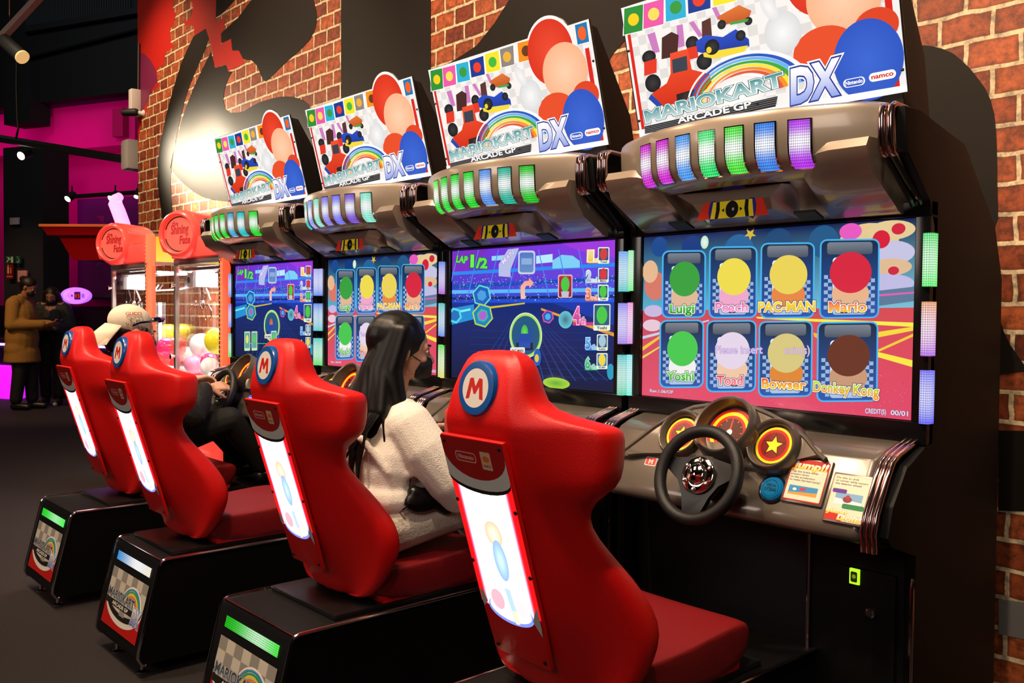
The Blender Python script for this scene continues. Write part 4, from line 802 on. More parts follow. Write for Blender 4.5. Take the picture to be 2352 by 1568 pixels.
cabinet(0, 'arcade racing machine farthest down the row, green and blue canopy lights, beside the claw machines', 'race2', [G, G, G, G, '#40b0d8', Cy, G], [[(Bl, Bl), (Pu, Bl), (Cy, G)], [('#a0a0ff', Bl), (Bl, Cy), (Cy, G)]])
cabinet(1, 'arcade racing machine second from the claw machines, whitish violet canopy lights, character choice screen', 'select', [Cy, '#90a8ff', '#90f0d0', '#9088f0', '#8080ff', '#8058d8', '#90f0d8'], [[('#a0a0ff', Bl), (Bl, Cy), (Cy, G)], [(Bl, Pu), (Cy, Bl), (G, '#e8e040')]])
cabinet(2, 'arcade racing machine with race on screen in front of the woman in white', 'race', [G, G, G, G, '#5898f0', '#28b8a0', '#20c828'], [[(Bl, Pu), (Cy, Bl), (G, '#e8e040')], [('#50a0ff', Cy), ('#8078ff', '#9a70f0'), (Cy, '#20d0a0')]])
cabinet(3, 'nearest arcade racing machine, violet to green canopy lights, bare steering wheel in full view', 'select', [Mg, Mg, '#50a0f8', '#30e878', '#58e848', '#3888f0', '#b838f0'], [[('#90ffb0', '#60ff80'), ('#ff90e0', '#e080f0'), ('#80f0ff', '#60ffe0')], [('#10e060', '#40ff60'), ('#f0a060', '#b050f0'), ('#6060ff', '#2030ff')]])
# ================================================================== racing seats on pedestals
RG = [  # z, rear y, rear half width, side y, half width, front y, front half width
    (1.362, -1.112, .035, -1.10, .05, -1.085, .035), (1.352, -1.140, .062, -1.11, .082, -1.070, .05), (1.325, -1.158, .080, -1.115, .108, -1.062, .06), (1.27, -1.174, .096, -1.12, .124, -1.056, .07), (1.225, -1.182, .106, -1.115, .138, -1.045, .08),
    (1.200, -1.183, .113, -1.060, .255, -.985, .10), (1.192, -1.182, .116, -1.040, .285, -.960, .14), (1.175, -1.179, .119, -1.036, .292, -.950, .17), (1.10, -1.160, .120, -1.038, .290, -.952, .18), (1.055, -1.147, .120, -1.04, .282, -.962, .17), (1.02, -1.136, .120, -1.035, .222, -.990, .15),
    (.975, -1.122, .119, -1.03, .204, -.988, .13), (.93, -1.108, .118, -1.01, .212, -.968, .13), (.86, -1.088, .116, -.972, .244, -.908, .14), (.79, -1.066, .114, -.93, .276, -.855, .14), (.72, -1.043, .112, -.90, .294, -.822, .13), (.66, -1.016, .110, -.89, .292, -.822, .12), (.60, -.990, .108, -.89, .272, -.845, .10), (.545, -.965, .104, -.90, .240, -.870, .09), (.505, -.950, .095, -.905, .205, -.885, .08), (.497, -.94, .08, -.915, .16, -.90, .07)]
def seat(k, dy, strip, label):
    ox, oy, oz = UOFF[k]; org = (CX, -1.0, 0)
    T = thing('racing_seat', (ox+CX, oy-1.0, oz), label, 'racing seat', 'red racing seats in a row')
    def P(name, m, par=None): return B(name, m, par or T, org)
    D = lambda p: (p[0]+CX, p[1]+dy, p[2])
    # backrest shell
    rings = []
    for z, yr, rw, ys, hw, yf, fw in RG:
        half = [(0, yr), (rw*.6, yr), (rw, yr+.004), (rw+.012, yr+.018), ((rw+hw)/2+.004, (yr+ys)/2+.006), (hw-.012, ys-.022), (hw, ys), (hw-.004, (ys+yf)/2+.01), (hw-.022, yf-.002), ((hw+fw)/2, yf+.0), (fw, yf-.03), (fw*.5, yf-.05), (0, yf-.055)]
        if hw < .14: half = [(0, yr), (rw*.6, yr), (rw, yr+.004), (rw+.008, yr+.012), ((rw+hw)/2+.006, (yr+ys)/2), (hw, ys-.015), (hw, ys), (hw, (ys+yf)/2), (hw-.01, yf-.008), ((hw+fw)/2, yf), (fw, yf), (fw*.5, yf), (0, yf)]
        rg = [(x, y) for x, y in half]+[(-x, y) for x, y in half[-2:0:-1]]; rings.append([D((x, y, z)) for x, y in rg])
    b = P('backrest', REDP); b.loft(rings[::-1]); b.done(180, sub=1)
    # emblem
    q = Matrix.Translation(D((0, -1.170, 1.273))) @ Matrix.Rotation(R(90-8), 4, 'X')
    em = P('emblem', mat('emblem_blue', '#14509c', .3, coat=.4)).lathe([(.001, -.03), (.066, -.03), (.066, .004), (.062, .010), (.050, .011), (.001, .0105)], q, 44).done(40, label='round blue ringed badge with a red letter M')
    eo = q @ Vector((0, 0, .0112)); A = Art(eo, (1, 0, 0), q.to_3x3() @ Vector((0, 1, 0)), q.to_3x3() @ Vector((0, 0, 1)), .0005)
    A.disc((0, 0), .046, col='#e2dad2', mapped=False, n=40)
    A.poly([(-.031, -.027), (-.022, .022), (-.010, .024), (.0, .004), (.011, .024), (.023, .022), (.031, -.027), (.018, -.025), (.013, .003), (.003, -.014), (-.004, -.014), (-.013, .003), (-.018, -.025)], '#c61e16', mapped=False)
    A.done('letter', PRINT, em, org)
    # lit rear panel
    y0, z0, y1, z1 = -1.184, 1.158, -1.050, .728; L = math.hypot(y1-y0, z0-z1); ey = np.array((0, y0-y1, z0-z1))/L; en = np.cross((1, 0, 0), ey)
    o = np.array(D((0, y1-.012, z1))); fm_ = P('panel_frame', REDP); H = L
    outline = [(-.114, H), (.114, H), (.108, .02), (.10, -.0), (.08, -.03), (.04, -.05), (-.04, -.05), (-.08, -.03), (-.10, 0), (-.108, .02)]
    MP = Matrix(((1, 0, 0, o[0]), (0, ey[1], en[1], o[1]), (0, ey[2], en[2], o[2]), (0, 0, 0, 1)))
    fm_.prism([(-.114, H), (.114, H), (.106, -.02), (.10, -.14), (-.10, -.14), (-.106, -.02)], 2, -.012, .0, .003, 0, MP)
    for x, y in ((-.10, H-.015), (.10, H-.015), (-.105, H*.62), (.105, H*.62), (-.104, H*.25), (.104, H*.25), (-.085, -.12), (.085, -.12)): fm_.lathe([(.0052, 0), (.0052, .003), (.003, .004), (.001, .004)], MP @ Matrix.Translation((x, y, 0)), 10, 1)
    fm_.mats.append(BLACKM); fo = fm_.done(40)
    A = Art(o+en*.0008, (1, 0, 0), ey, en, .0005)
    A.poly([(-.108, .0), (.108, .0), (.110, H-.075), (-.110, H-.075)], '#b80c10', mapped=False)
    A.quadg_ = None
    W2 = .082
    # glowing white window with soft pink edges
    for i, (hw, c) in enumerate(((.092, '#e83040'), (.088, '#ff7090'), (.084, '#ffc0d8'), (.079, '#ffffff'))): A.poly([(-hw, -.005), (hw, -.005), (hw, H-.085), (-hw, H-.085)], c, mapped=False)
    A.disc((0, -.005), .082, .036, '#6070e0', mapped=False, n=30); A.disc((0, .0), .075, .032, '#ffd8dc', '#ffffff', mapped=False, n=30)
    A.disc((0, H-.19), .036, .050, '#ffb8a8', '#fff0ea', mapped=False); A.disc((.004, H-.245), .030, .034, '#ff9c80', '#ffc8b0', mapped=False)
    A.disc((.008, H-.315), .024, .055, '#7090ff', '#a8c0ff', mapped=False); A.disc((-.04, .02), .024, .028, '#ff8c98', mapped=False).disc((.042, .012), .022, .024, '#ffb0b8', mapped=False)
    A.poly([(-.004, .06), (.016, .06), (.026, -.03), (.008, -.035)], '#90a8c0', mapped=False).poly([(.008, .0), (.022, -.0), (.024, -.034), (.012, -.036)], '#e8dc90', mapped=False)
    A.done('lit_panel', HOT, T, org)
    A = Art(o+en*.0024, (1, 0, 0), ey, en, .0005)
    A.poly([(-.112, H-.06), (-.112, H-.105)]+[(.112*math.cos(R(a)), H-.105-.035*math.sin(R(180-a))) for a in range(180, -1, -15)]+[(.112, H-.06)], '#1c1614', mapped=False)
    A.poly([(-.112, H-.02), (-.112, H-.098)]+[(.112*math.cos(R(a)), H-.098-.032*math.sin(R(180-a))) for a in range(180, -1, -15)]+[(.112, H-.02)], '#d8d4cc', mapped=False)
    A.poly([(-.112, H-.002), (-.112, H-.035)]+[(.112*math.cos(R(a)), H-.038-.066*math.sin(R(180-a))) for a in range(180, -1, -12)]+[(.112, H-.002)], '#ac1210', mapped=False)
    A.rrect(-.068, H-.062, .008, H-.036, .009, '#e0988c').rrect(-.065, H-.059, .005, H-.039, .007, '#ac1210').text('Nintendo', (-.059, H-.054), (-.001, H-.054), .011, '#e0a098', bold=.03, mapped=False)
    A.rrect(.026, H-.073, .062, H-.028, .003, '#dcb090').disc((.044, H-.046), .012, .008, '#e07028', mapped=False).text('NAMCO', (.030, H-.066), (.058, H-.066), .006, '#9c4020', bold=.03, mapped=False)
    A.done('panel_print', PRINT, T, org)
    for sw in ([(-.104, .035), (-.090, .030), (-.082, .005), (-.098, -.012), (-.104, .0)], [(.104, .035), (.090, .015), (.078, -.01), (.094, -.035), (.101, -.045), (.104, -.02)]): A = Art(o+en*.0024, (1, 0, 0), ey, en, .0005); A.poly(sw, '#c8c4c0', mapped=False); A.done('panel_swoosh', PRINT, T, org)
    # cushion
    pf = [(-.90, .50), (-.90, .585), (-.88, .60), (-.70, .592), (-.55, .606), (-.40, .615), (-.365, .600), (-.355, .575), (-.362, .535), (-.40, .500), (-.45, .478), (-.80, .478)]
    def cr(x, f): cy, cz = -.63, .54; return [D((x, cy+(y-cy)*f, cz+(z-cz)*f)) for y, z in pf]
    b = P('seat_cushion', REDC); b.loft([cr(-.228, .86), cr(-.222, .96), cr(-.205, 1), cr(-.10, .985), cr(0, .98), cr(.10, .985), cr(.205, 1), cr(.222, .96), cr(.228, .86)]); b.done(60, sub=1)
    b = P('cushion_base', REDP); b.box((CX-.215, -.86+dy, .474), (CX+.215, -.40+dy, .51), .012).done()
    # pedestal
    b = P('mounting_plate', mat('plate_black', '#131212', .3, bump=(300, .05))); b.box((CX-.215, -1.045+dy, .458), (CX+.215, -.30+dy, .478), .004).done(30)
    pp = [(-1.160, .459), (-1.178, .452), (-1.186, .435), (-1.266, .112), (-1.269, .085), (-1.255, .062), (-1.24, .055), (-.058, .055), (-.058, .459)]
    b = P('pedestal', BLACK); b.prism(pp, 0, CX-.245, CX+.245, 0).done(30)
    ch = mat('edge_chrome', '#d8d0d8', .12, 1.)
    for s_ in (-1, 1):
        x = CX+s_*.246; P('chrome_edge', ch).tube([(x, -.058, .459), (x, -1.160, .460), (x, -1.178, .453), (x, -1.187, .435), (x, -1.267, .112), (x, -1.270, .085), (x, -1.256, .061), (x, -1.24, .054)], .0062, 8).done()
    P('chrome_edge', ch).tube([(CX-.246, -1.176, .455), (CX+.246, -1.176, .455)], .0035, 8).done()
    # rear plate art and light
    a0 = np.array((CX-.245, -1.273, .09)); ey = np.array((0, -1.186+1.273, .435-.09)); LL = np.linalg.norm(ey); ey = ey/LL; en = np.cross((1, 0, 0), ey)
    A = Art(a0+en*.0015, (1, 0, 0), ey, en, .0005); S = Art.text
    A.poly([(.045, .035), (.445, .035), (.445, .268), (.045, .268)], '#c4bcac', mapped=False)
    # crescent bands over a red base
    for y_, dpt, c in ((.150, .092, '#dcd8cc'), (.160, .080, '#1a1714'), (.176, .072, '#c4bcac')):
        pts = [(.245+.2*math.cos(R(a)), y_-dpt*math.sin(R(a))) for a in range(0, 181, 10)]; low = [(.045, .035), (.445, .035)]
        if c == '#dcd8cc': A.poly(low+pts, '#b4100c', mapped=False); up_ = pts
        A.poly(pts+[(.045, .2), (.445, .2)], c, mapped=False)
    for i in range(7):
        for j in range(4):
            x, y = .045+i*.0571, .098+j*.0425
            if (i+j) % 2 == 1 and (j > 1 or 1 < i < 5 or (j == 1 and 0 < i < 6)): A.poly([(x, y), (x+.0571, y), (x+.0571, y+.0425), (x, y+.0425)], '#8f8a80', mapped=False); A.L -= 1
    A.up()
    for i, c in enumerate(['#f0ece4', '#2090c0', '#28a060', '#e8d030', '#e88028', '#d83828', '#f0ece4']): A.arc((.315, .135), .105-.0105*i, .116-.0105*i, 10, 165, c, 30, mapped=False, sy=.85, taper=.4)
    A.disc((.31, .14), .04, .03, '#b8b0a0', mapped=False)
    A.text('MARIOKART', (.055, .150), (.350, .150), .034, '#2c3440', '#5a6470', out='#d8d8d8', ow=.03, bold=.035, mapped=False, out2='#30343a')
    A.poly([(.048, .120), (.345, .120), (.345, .144), (.048, .144)], '#1c1a18', mapped=False).text('ARCADE GP', (.12, .125), (.30, .125), .014, '#e0dcd0', bold=.03, mapped=False)
    A.text('DX', (.345, .098), (.432, .098), .062, '#e8ecf4', '#6a78b8', out='#28347c', ow=.03, bold=.045, skew=.14, mapped=False, out2='#e0e0e0')
    A.done('rear_print', PRINT, T, org)
    A = Art(a0+en*.002, (1, 0, 0), ey, en, .0); n = 24; V = []
    for i in range(n+1):
        f = i/n; c1, c2 = lin(strip[0]), lin(strip[1]); c = [c1[q]+(c2[q]-c1[q])*f for q in range(3)]; h = strip[2]*math.exp(-((f-.62)/.25)**2); cc = tuple(c[q]+(1-c[q])*h for q in range(3)); V.append(cc)
    for i in range(n):
        x0, x1 = .055+.375*i/n, .055+.375*(i+1)/n; A.raw([(x0, .298), (x1, .298), (x1, .335), (x0, .335)], [range(4)], [V[i], V[i+1], V[i+1], V[i]])
    A.done('light_strip', LENS2, T, org)
    for x, y in ((CX+.17, -1.225), (CX-.12, -1.225), (CX+.2, -.15), (CX-.2, -.15)): P('levelling_foot', CHROME).lathe([(.022, 0), (.022, .006), (.012, .010), (.008, .012), (.008, .06)], Matrix.Translation((x, y, 0)), 16).done(40)
    return T
seat(0, .045, ('#18d020', '#40ff50', .35), 'red racing seat farthest down the row, behind the man in the cream cap')
seat(1, -.078, ('#1090d8', '#fff0d0', .9), 'empty red racing seat whose pedestal has a blue and white light')
seat(2, .028, ('#10b010', '#20e820', .5), 'red racing seat the woman in white sits in')
seat(3, 0, ('#1090d8', '#40ff50', .5), 'nearest red racing seat, empty, largest in the foreground')
# ================================================================== balloon claw machines
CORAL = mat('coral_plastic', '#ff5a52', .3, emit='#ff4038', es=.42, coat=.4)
def claw(x0, label, px_claw):
    W_ = .80; x1 = x0+W_; y0, y1 = 0., .62; zb, zt = 1.0, 1.775; loc = Vector((x0+W_/2, .3, 0))
    T = thing('claw_machine', loc, label, 'claw machine', 'balloon claw machines')
    P = lambda n, m, par=None: B(n, m, par or T, loc)
    pale = mat('pale_panel', '#e8dedd', .35); pinkm = mat('pink_panel', '#e89aa4', .35); silver = mat('aluminium', '#b8b4b0', .3, .8)
    P('lower_cabinet', [pale, CORAL, pinkm]).box((x0, y0, .06), (x1, y1, zb-.06), .01).box((x0-.01, y0-.02, zb-.07), (x1+.01, y1, zb-.035), .006, 1).box((x0+.01, y0-.05, zb-.2), (x1-.01, y0, zb-.09), .01, 2).box((x0+.1, y0-.06, .2), (x0+.5, y0-.0, .5), .02, 1).done(30)
    P('plinth', BLACKM).box((x0+.02, y0+.03, 0), (x1-.02, y1-.03, .06)).done(0)
    P('prize_floor', pale).box((x0+.01, y0+.01, zb-.035), (x1-.01, y1-.01, zb-.02)).done(0)
    for n_, (a, b) in {'f': ((x0+.02, y0-.004), (x1-.05, y0+.002)), 'l': ((x0-.002, y0+.02), (x0+.004, y1-.02)), 'r': ((x1-.004, y0+.02), (x1+.002, y1-.02))}.items(): P('glass_pane', GLASS).box((a[0], a[1], zb), (b[0], b[1], zt)).done(0)
    P('door_frame', silver).box((x0, y0-.012, zb-.03), (x0+.032, y0+.02, zt), .004).box((x0, y0-.012, zt-.012), (x1, y0+.02, zt+.03), .004).box((x0+.01, y0-.012, zb-.035), (x1, y0+.015, zb-.012), .003).done(30)
    for px in (x0, x1-.03): P('rear_post', silver).box((px, y1-.03, zb-.03), (px+.03, y1, zt+.2), .003).done(30)
    for z in (1.12, 1.62): P('door_latch', CHROME).lathe([(.012, 0), (.012, .02), (.018, .022), (.018, .03), (.008, .034)], Matrix.Translation((x0+.016, y0-.012, z)) @ Matrix.Rotation(R(90), 4, 'X'), 16).done(40)
    pg = art_mat('led_post', 1.0, .3, .3); A = Art((x1-.045, y0-.0135, zb-.03), (1, 0, 0), (0, 0, 1), (0, -1, 0), .001)
    post = P('light_post', [mat('post_coral', '#ff8060', .3, emit='#ff5a38', es=.8)]).box((x1-.040, y0-.012, zb-.03), (x1+.002, y0+.05, zt+.24), .005).done(30)
    for i in range(34): A.poly([(.0, .02+i*.029), (.007, .02+i*.029), (.007, .028+i*.029), (.0, .028+i*.029)], '#ffc890', mapped=False); A.poly([(.03, .02+i*.029), (.037, .02+i*.029), (.037, .028+i*.029), (.03, .028+i*.029)], '#ffb070', mapped=False); A.L -= 2
    A.done('lamp_dots', pg, post, loc)
    P('gasket', BLACKM).box((x1-.062, y0-.008, zb), (x1-.048, y0+.02, zt)).done(0)
    # head
    hm = P('header', CORAL); hm.box((x0-.005, y0-.03, zt+.03), (x1-.05, y0+.3, zt+.17), .02)
    cx, cz, r = x0+.27, zt+.185, .165
    ar = [(cx+r*math.cos(R(a)), cz+r*math.sin(R(a))) for a in range(0, 181, 10)]+[(cx-r-.01, cz-.05), (cx-r+.02, cz-.12), (cx+r, cz-.15)]
    RZ = Matrix.Translation((cx, y0-.02, cz)) @ Matrix.Rotation(R(30), 4, 'Z') @ Matrix.Translation((-cx, -y0+.02, -cz)); hm.prism(ar, 1, y0-.10, y0+.20, .018, 0, RZ); hd = hm.done(50)
    ringM = RZ @ Matrix.Translation((cx, y0-.10, cz)) @ Matrix.Rotation(R(90), 4, 'X')
    P('badge_ring', CORAL, hd).lathe([(.125, -.01), (.122, .03), (.135, .042), (.150, .030), (.162, .0), (.164, -.03)], ringM, 40).done(50)
    r3 = RZ.to_3x3(); A = Art(RZ @ Vector((cx, y0-.104, cz)), r3 @ Vector((1, 0, 0)), (0, 0, 1), r3 @ Vector((0, -1, 0)), .0012)
    A.disc((0, 0), .124, col='#ff6a55', mapped=False, n=40); A.arc((0, 0), .112, .121, 25, 165, '#3a0c0a', mapped=False).arc((0, 0), .112, .121, 195, 345, '#3a0c0a', mapped=False)
    A.text('the', (-.06, .055), (-.01, .06), .030, '#c02020', mapped=False, bold=.03).text('Shining', (-.07, .0), (.07, .008), .062, '#c81c1c', out='#e04038', ow=.03, mapped=False, skew=.1).text('Fate', (.0, -.066), (.085, -.062), .055, '#c81c1c', out='#e04038', ow=.03, mapped=False, skew=.1)
    A.done('badge', art_mat('badge_print', .75, .3, .3), hd, loc)
    A = Art((x1+.003, y0+.05, zt+.035), (0, 1, 0), (0, 0, 1), (1, 0, 0), .001); A.poly([(0, 0), (.54, 0), (.54, .19), (0, .19)], '#f2c020', '#ffe060', mapped=False).poly([(.04, .19), (.18, .19), (.5, .09), (.5, .13)], '#ffffff', mapped=False).disc((.27, .03), .1, .03, '#e0a018', mapped=False)
    A.done('side_banner', art_mat('banner_print', .75, .4, .3), T, loc)
    P('header_frame', silver).box((x1-.005, y0+.04, zt+.01), (x1+.006, y1, zt+.035)).box((x1-.005, y0+.04, zt+.225), (x1+.006, y1, zt+.245)).box((x0, y0+.25, zt+.225), (x1, y1, zt+.24)).done(30)
    # gantry
    P('light_panel', mat('white_lamp', '#ffffff', .4, emit='#f0f6ff', es=2.6)).box((x0+.06, y1-.2, zt-.02), (x1-.08, y1-.06, zt-.01)).done(0)
    P('gantry_rail', silver).box((x0+.03, .06, zt-.05), (x1-.06, .085, zt-.03)).box((x0+.03, .3, zt-.05), (x1-.06, .325, zt-.03)).done(30)
    c = Vector(at(*px_claw, 1, .13)); c.z = zt-.115; wm = mat('white_enamel', '#dfe2e4', .35)
    cg = P('claw_carriage', [wm, BLACKM]).box((c.x-.075, .05, c.z-.05), (c.x+.075, .21, c.z+.05), .006).box((c.x-.11, .10, c.z+.05), (c.x-.04, .24, c.z+.075), .004); cg.lathe([(.001, .0), (.022, .0), (.022, -.004)], Matrix.Translation((c.x-.04, .049, c.z)) @ Matrix.Rotation(R(-90), 4, 'X'), 20, 1); cgo = cg.done(40)
    gr = P('claw', CHROME, cgo); gz = c.z-.05
    gr.tube([(c.x, .13, gz), (c.x, .13, gz-.11)], .012, 12).lathe([(.018, 0), (.022, .02), (.022, .045), (.012, .06)], Matrix.Translation((c.x, .13, gz-.15)), 16)
    for a in (20, 140, 260):
        dx, dy = math.cos(R(a)), math.sin(R(a)); gr.tube([(c.x+dx*r_, .13+dy*r_, gz-z_) for r_, z_ in ((.015, .12), (.06, .125), (.085, .16), (.088, .20), (.07, .235))], .0045, 8)
    gr.done()
    P('hose', mat('hose_white', '#e0e0e0', .3), cgo).tube([(c.x+.05, .13, gz), (c.x+.07, .14, gz-.04), (c.x+.06, .16, gz-.085), (c.x+.02, .16, gz-.105)], .007, 8).tube([(x1-.05, .5, zt-.09), (c.x+.3, .4, zt-.16), (c.x, .3, zt-.17), (x0+.06, .35, zt-.12)], .007, 8).done()
    P('cable_coil', BLACKM, cgo).tube([(c.x-.03+.03*math.cos(t), .15+.01*math.sin(t*3), gz-.08+.035*math.sin(t)) for t in np.linspace(0, 12, 40)], .005, 6).done()
    P('guide_tube', mat('pale_tube', '#d8dcdf', .3)).tube([(c.x+.01, .34, zb-.02), (c.x+.01, .34, gz-.1)], .016, 12).done()
    light('claw_lamp', 'AREA', (x0+.4, .32, zt-.03), 22, (.95, .98, 1), (x0+.4, .3, 1), .4)
    return T
claw(-2.26, 'balloon claw machine farther left, round badge above the man in the cream cap', (307, 645))
claw(-.965, 'balloon claw machine nearer, beside the farthest racing cabinet', (465, 645))
def balloon(p, r, color, label):
    nm = {'#f04848': 'coral', '#f0f0f4': 'white', '#f0e838': 'yellow', '#f49ac0': 'pink', '#b8b030': 'olive', '#e83070': 'rose'}[color]
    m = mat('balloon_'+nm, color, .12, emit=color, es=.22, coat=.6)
    r *= .94; b = B('balloon', m, None, p); q = Matrix.Translation(p) @ Matrix.Rotation(random.uniform(-.4, .4), 4, 'X') @ Matrix.Rotation(random.uniform(-.4, .4), 4, 'Y')
    b.lathe([(.001, -r*1.22), (.09*r, -r*1.2), (.04*r, -r*1.13), (.2*r, -r*1.05)]+[(r*math.sin(t), -r*math.cos(t)*(1.08 if t < 1.57 else 1)) for t in np.linspace(.35, 3.12, 12)], q, 22)
    o = b.done(60); o.location = p; return tag(o, label, 'balloon', 'balloons in the claw machines' if 'among' in label else None)
random.seed(5)
main_b = [((454, 791), .14, .088, '#f0f0f4', 'big white balloon in the nearer claw machine, below its claw'), ((499, 782), .10, .092, '#f0e838', 'yellow balloon in the nearer claw machine beside the orange light post'), ((445, 846), .08, .070, '#f49ac0', 'pink balloon low in the nearer claw machine behind the door latch'), ((480, 829), .12, .062, '#e83070', 'rose balloon low in the nearer claw machine under the yellow one'), ((482, 862), .05, .068, '#f0f0f4', 'white balloon at the bottom front of the nearer claw machine'), ((424, 838), .12, .068, '#f49ac0', 'pink balloon beside the silver door frame of the nearer claw machine')]
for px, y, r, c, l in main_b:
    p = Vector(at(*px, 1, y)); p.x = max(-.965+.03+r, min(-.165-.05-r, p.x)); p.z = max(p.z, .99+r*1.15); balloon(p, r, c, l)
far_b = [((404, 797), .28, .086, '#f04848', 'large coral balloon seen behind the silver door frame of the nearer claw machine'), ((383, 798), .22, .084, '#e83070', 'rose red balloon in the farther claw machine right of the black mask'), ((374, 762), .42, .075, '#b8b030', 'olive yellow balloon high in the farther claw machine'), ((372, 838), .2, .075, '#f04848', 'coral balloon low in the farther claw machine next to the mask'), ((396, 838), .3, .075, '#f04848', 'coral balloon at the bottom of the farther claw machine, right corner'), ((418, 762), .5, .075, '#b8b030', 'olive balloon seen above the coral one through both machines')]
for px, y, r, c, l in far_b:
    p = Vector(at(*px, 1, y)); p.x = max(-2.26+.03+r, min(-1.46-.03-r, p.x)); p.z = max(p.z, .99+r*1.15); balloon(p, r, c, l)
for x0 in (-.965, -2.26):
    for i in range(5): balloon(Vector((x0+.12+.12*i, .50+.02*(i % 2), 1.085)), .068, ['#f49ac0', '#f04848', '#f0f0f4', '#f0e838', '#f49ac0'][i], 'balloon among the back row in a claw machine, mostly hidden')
# ================================================================== people
SKIN = mat('skin', '#cb9a80', .5, noise=(30, .05)); SKIN2 = mat('skin_warm', '#8a5a40', .5)
def ell(b, c, r, rot=(0, 0, 0), mi=0, seg=18):
    from mathutils import Euler
    return b.sphere(c, r, mi, seg, Euler([R(a) for a in rot]).to_matrix().to_4x4())
def chain(b, pts, rs, n=14, mi=0):
    for i in range(len(pts)-1): b.caps(pts[i], rs[i], pts[i+1], rs[i+1], n, mi)
    return b
def head(b, c, fwd, up=Vector((0, 0, 1)), s=1.):
    """skull, face, ears; c = centre of the skull, fwd = where the face points"""
    f = Vector(fwd).normalized(); u = (Vector(up)-f*Vector(up).dot(f)).normalized(); r = f.cross(u); M = Matrix(((r.x, f.x, u.x, 0), (r.y, f.y, u.y, 0), (r.z, f.z, u.z, 0), (0, 0, 0, 1))); c = Vector(c)
    L = lambda x, y, z: c+(r*x+f*y+u*z)*s
    b.sphere(L(0, -.008, .022), (.076*s, .094*s, .090*s), mtx=M); b.sphere(L(0, .030, -.035), (.062*s, .062*s, .070*s), mtx=M); b.sphere(L(0, .050, -.075), (.036*s, .036*s, .028*s), mtx=M)
    b.sphere(L(0, .072, .012), (.046*s, .022*s, .026*s), mtx=M)
    b.caps(L(0, .084, .004), .008*s, L(0, .106, -.030), .013*s); b.sphere(L(.030, .066, -.030), (.022*s, .02*s, .022*s), mtx=M); b.sphere(L(-.030, .066, -.030), (.022*s, .02*s, .022*s), mtx=M)
    b.sphere(L(0, .082, -.058), (.022*s, .012*s, .010*s), mtx=M)
    for q in (-1, 1): b.sphere(L(q*.077, -.004, -.012), (.010*s, .020*s, .032*s), mtx=M)
    return L, M
def face_bits(T, L, M, s, skin, org, dark='#1a1210'):
    for q in (-1, 1):
        e = B('eye', mat('eye_white', '#d8d0c8', .2), T, org); e.sphere(L(q*.030, .080, .002), (.012*s, .008*s, .007*s), mtx=M); e.done()
        B('eyebrow', mat('brow_dark', dark, .7), T, org).caps(L(q*.014, .094, .024), .004*s, L(q*.046, .080, .026), .003*s).done()
        B('iris', mat('iris_dark', '#1c120c', .1), T, org).sphere(L(q*.030, .087, .002), .0042*s).done()
def hand(b, wrist, d, nrm, curl=1., thumb=1, spread=.02, s=1.):
    """wrist point, d = direction of the palm, nrm = direction the palm faces; fingers curl towards nrm"""
    w_ = Vector(wrist); d = Vector(d).normalized(); n = Vector(nrm); n = (n-d*n.dot(d)).normalized(); a = d.cross(n)*thumb
    for k, off in enumerate((-.030, -.010, .010, .029)):
        base = w_+d*.083*s+a*off*s; b.caps(w_+d*.012+a*off*.55*s, .015*s, base, .0115*s, 10)
        L = [(.044, .028, .022), (.047, .031, .023), (.044, .028, .022), (.034, .022, .019)][3-k if False else k]; ang = 0; p = base; rr = [.0100, .0092, .0084, .0070]
        for j, l in enumerate(L):
            ang += R([28, 42, 34][j])*curl; q = p+(d*math.cos(ang)+n*math.sin(ang)+a*(off*spread*10))*l*s; b.caps(p, rr[j]*s, q, rr[j+1]*s, 8); p = q
    t0 = w_+d*.022*s-a*.020*s; t1 = t0+(d*.55-a*.75+n*.45).normalized()*.040*s; t2 = t1+(d*.8-a*.15+n*.6).normalized()*.032*s; t3 = t2+(d*.9+a*.2+n*.6).normalized()*.024*s
    b.caps(t0, .016*s, t1, .0125*s, 8).caps(t1, .0118*s, t2, .0105*s, 8).caps(t2, .0102*s, t3, .0082*s, 8)
    return b
def mapx(f, pts): return [f(*p) for p in pts]

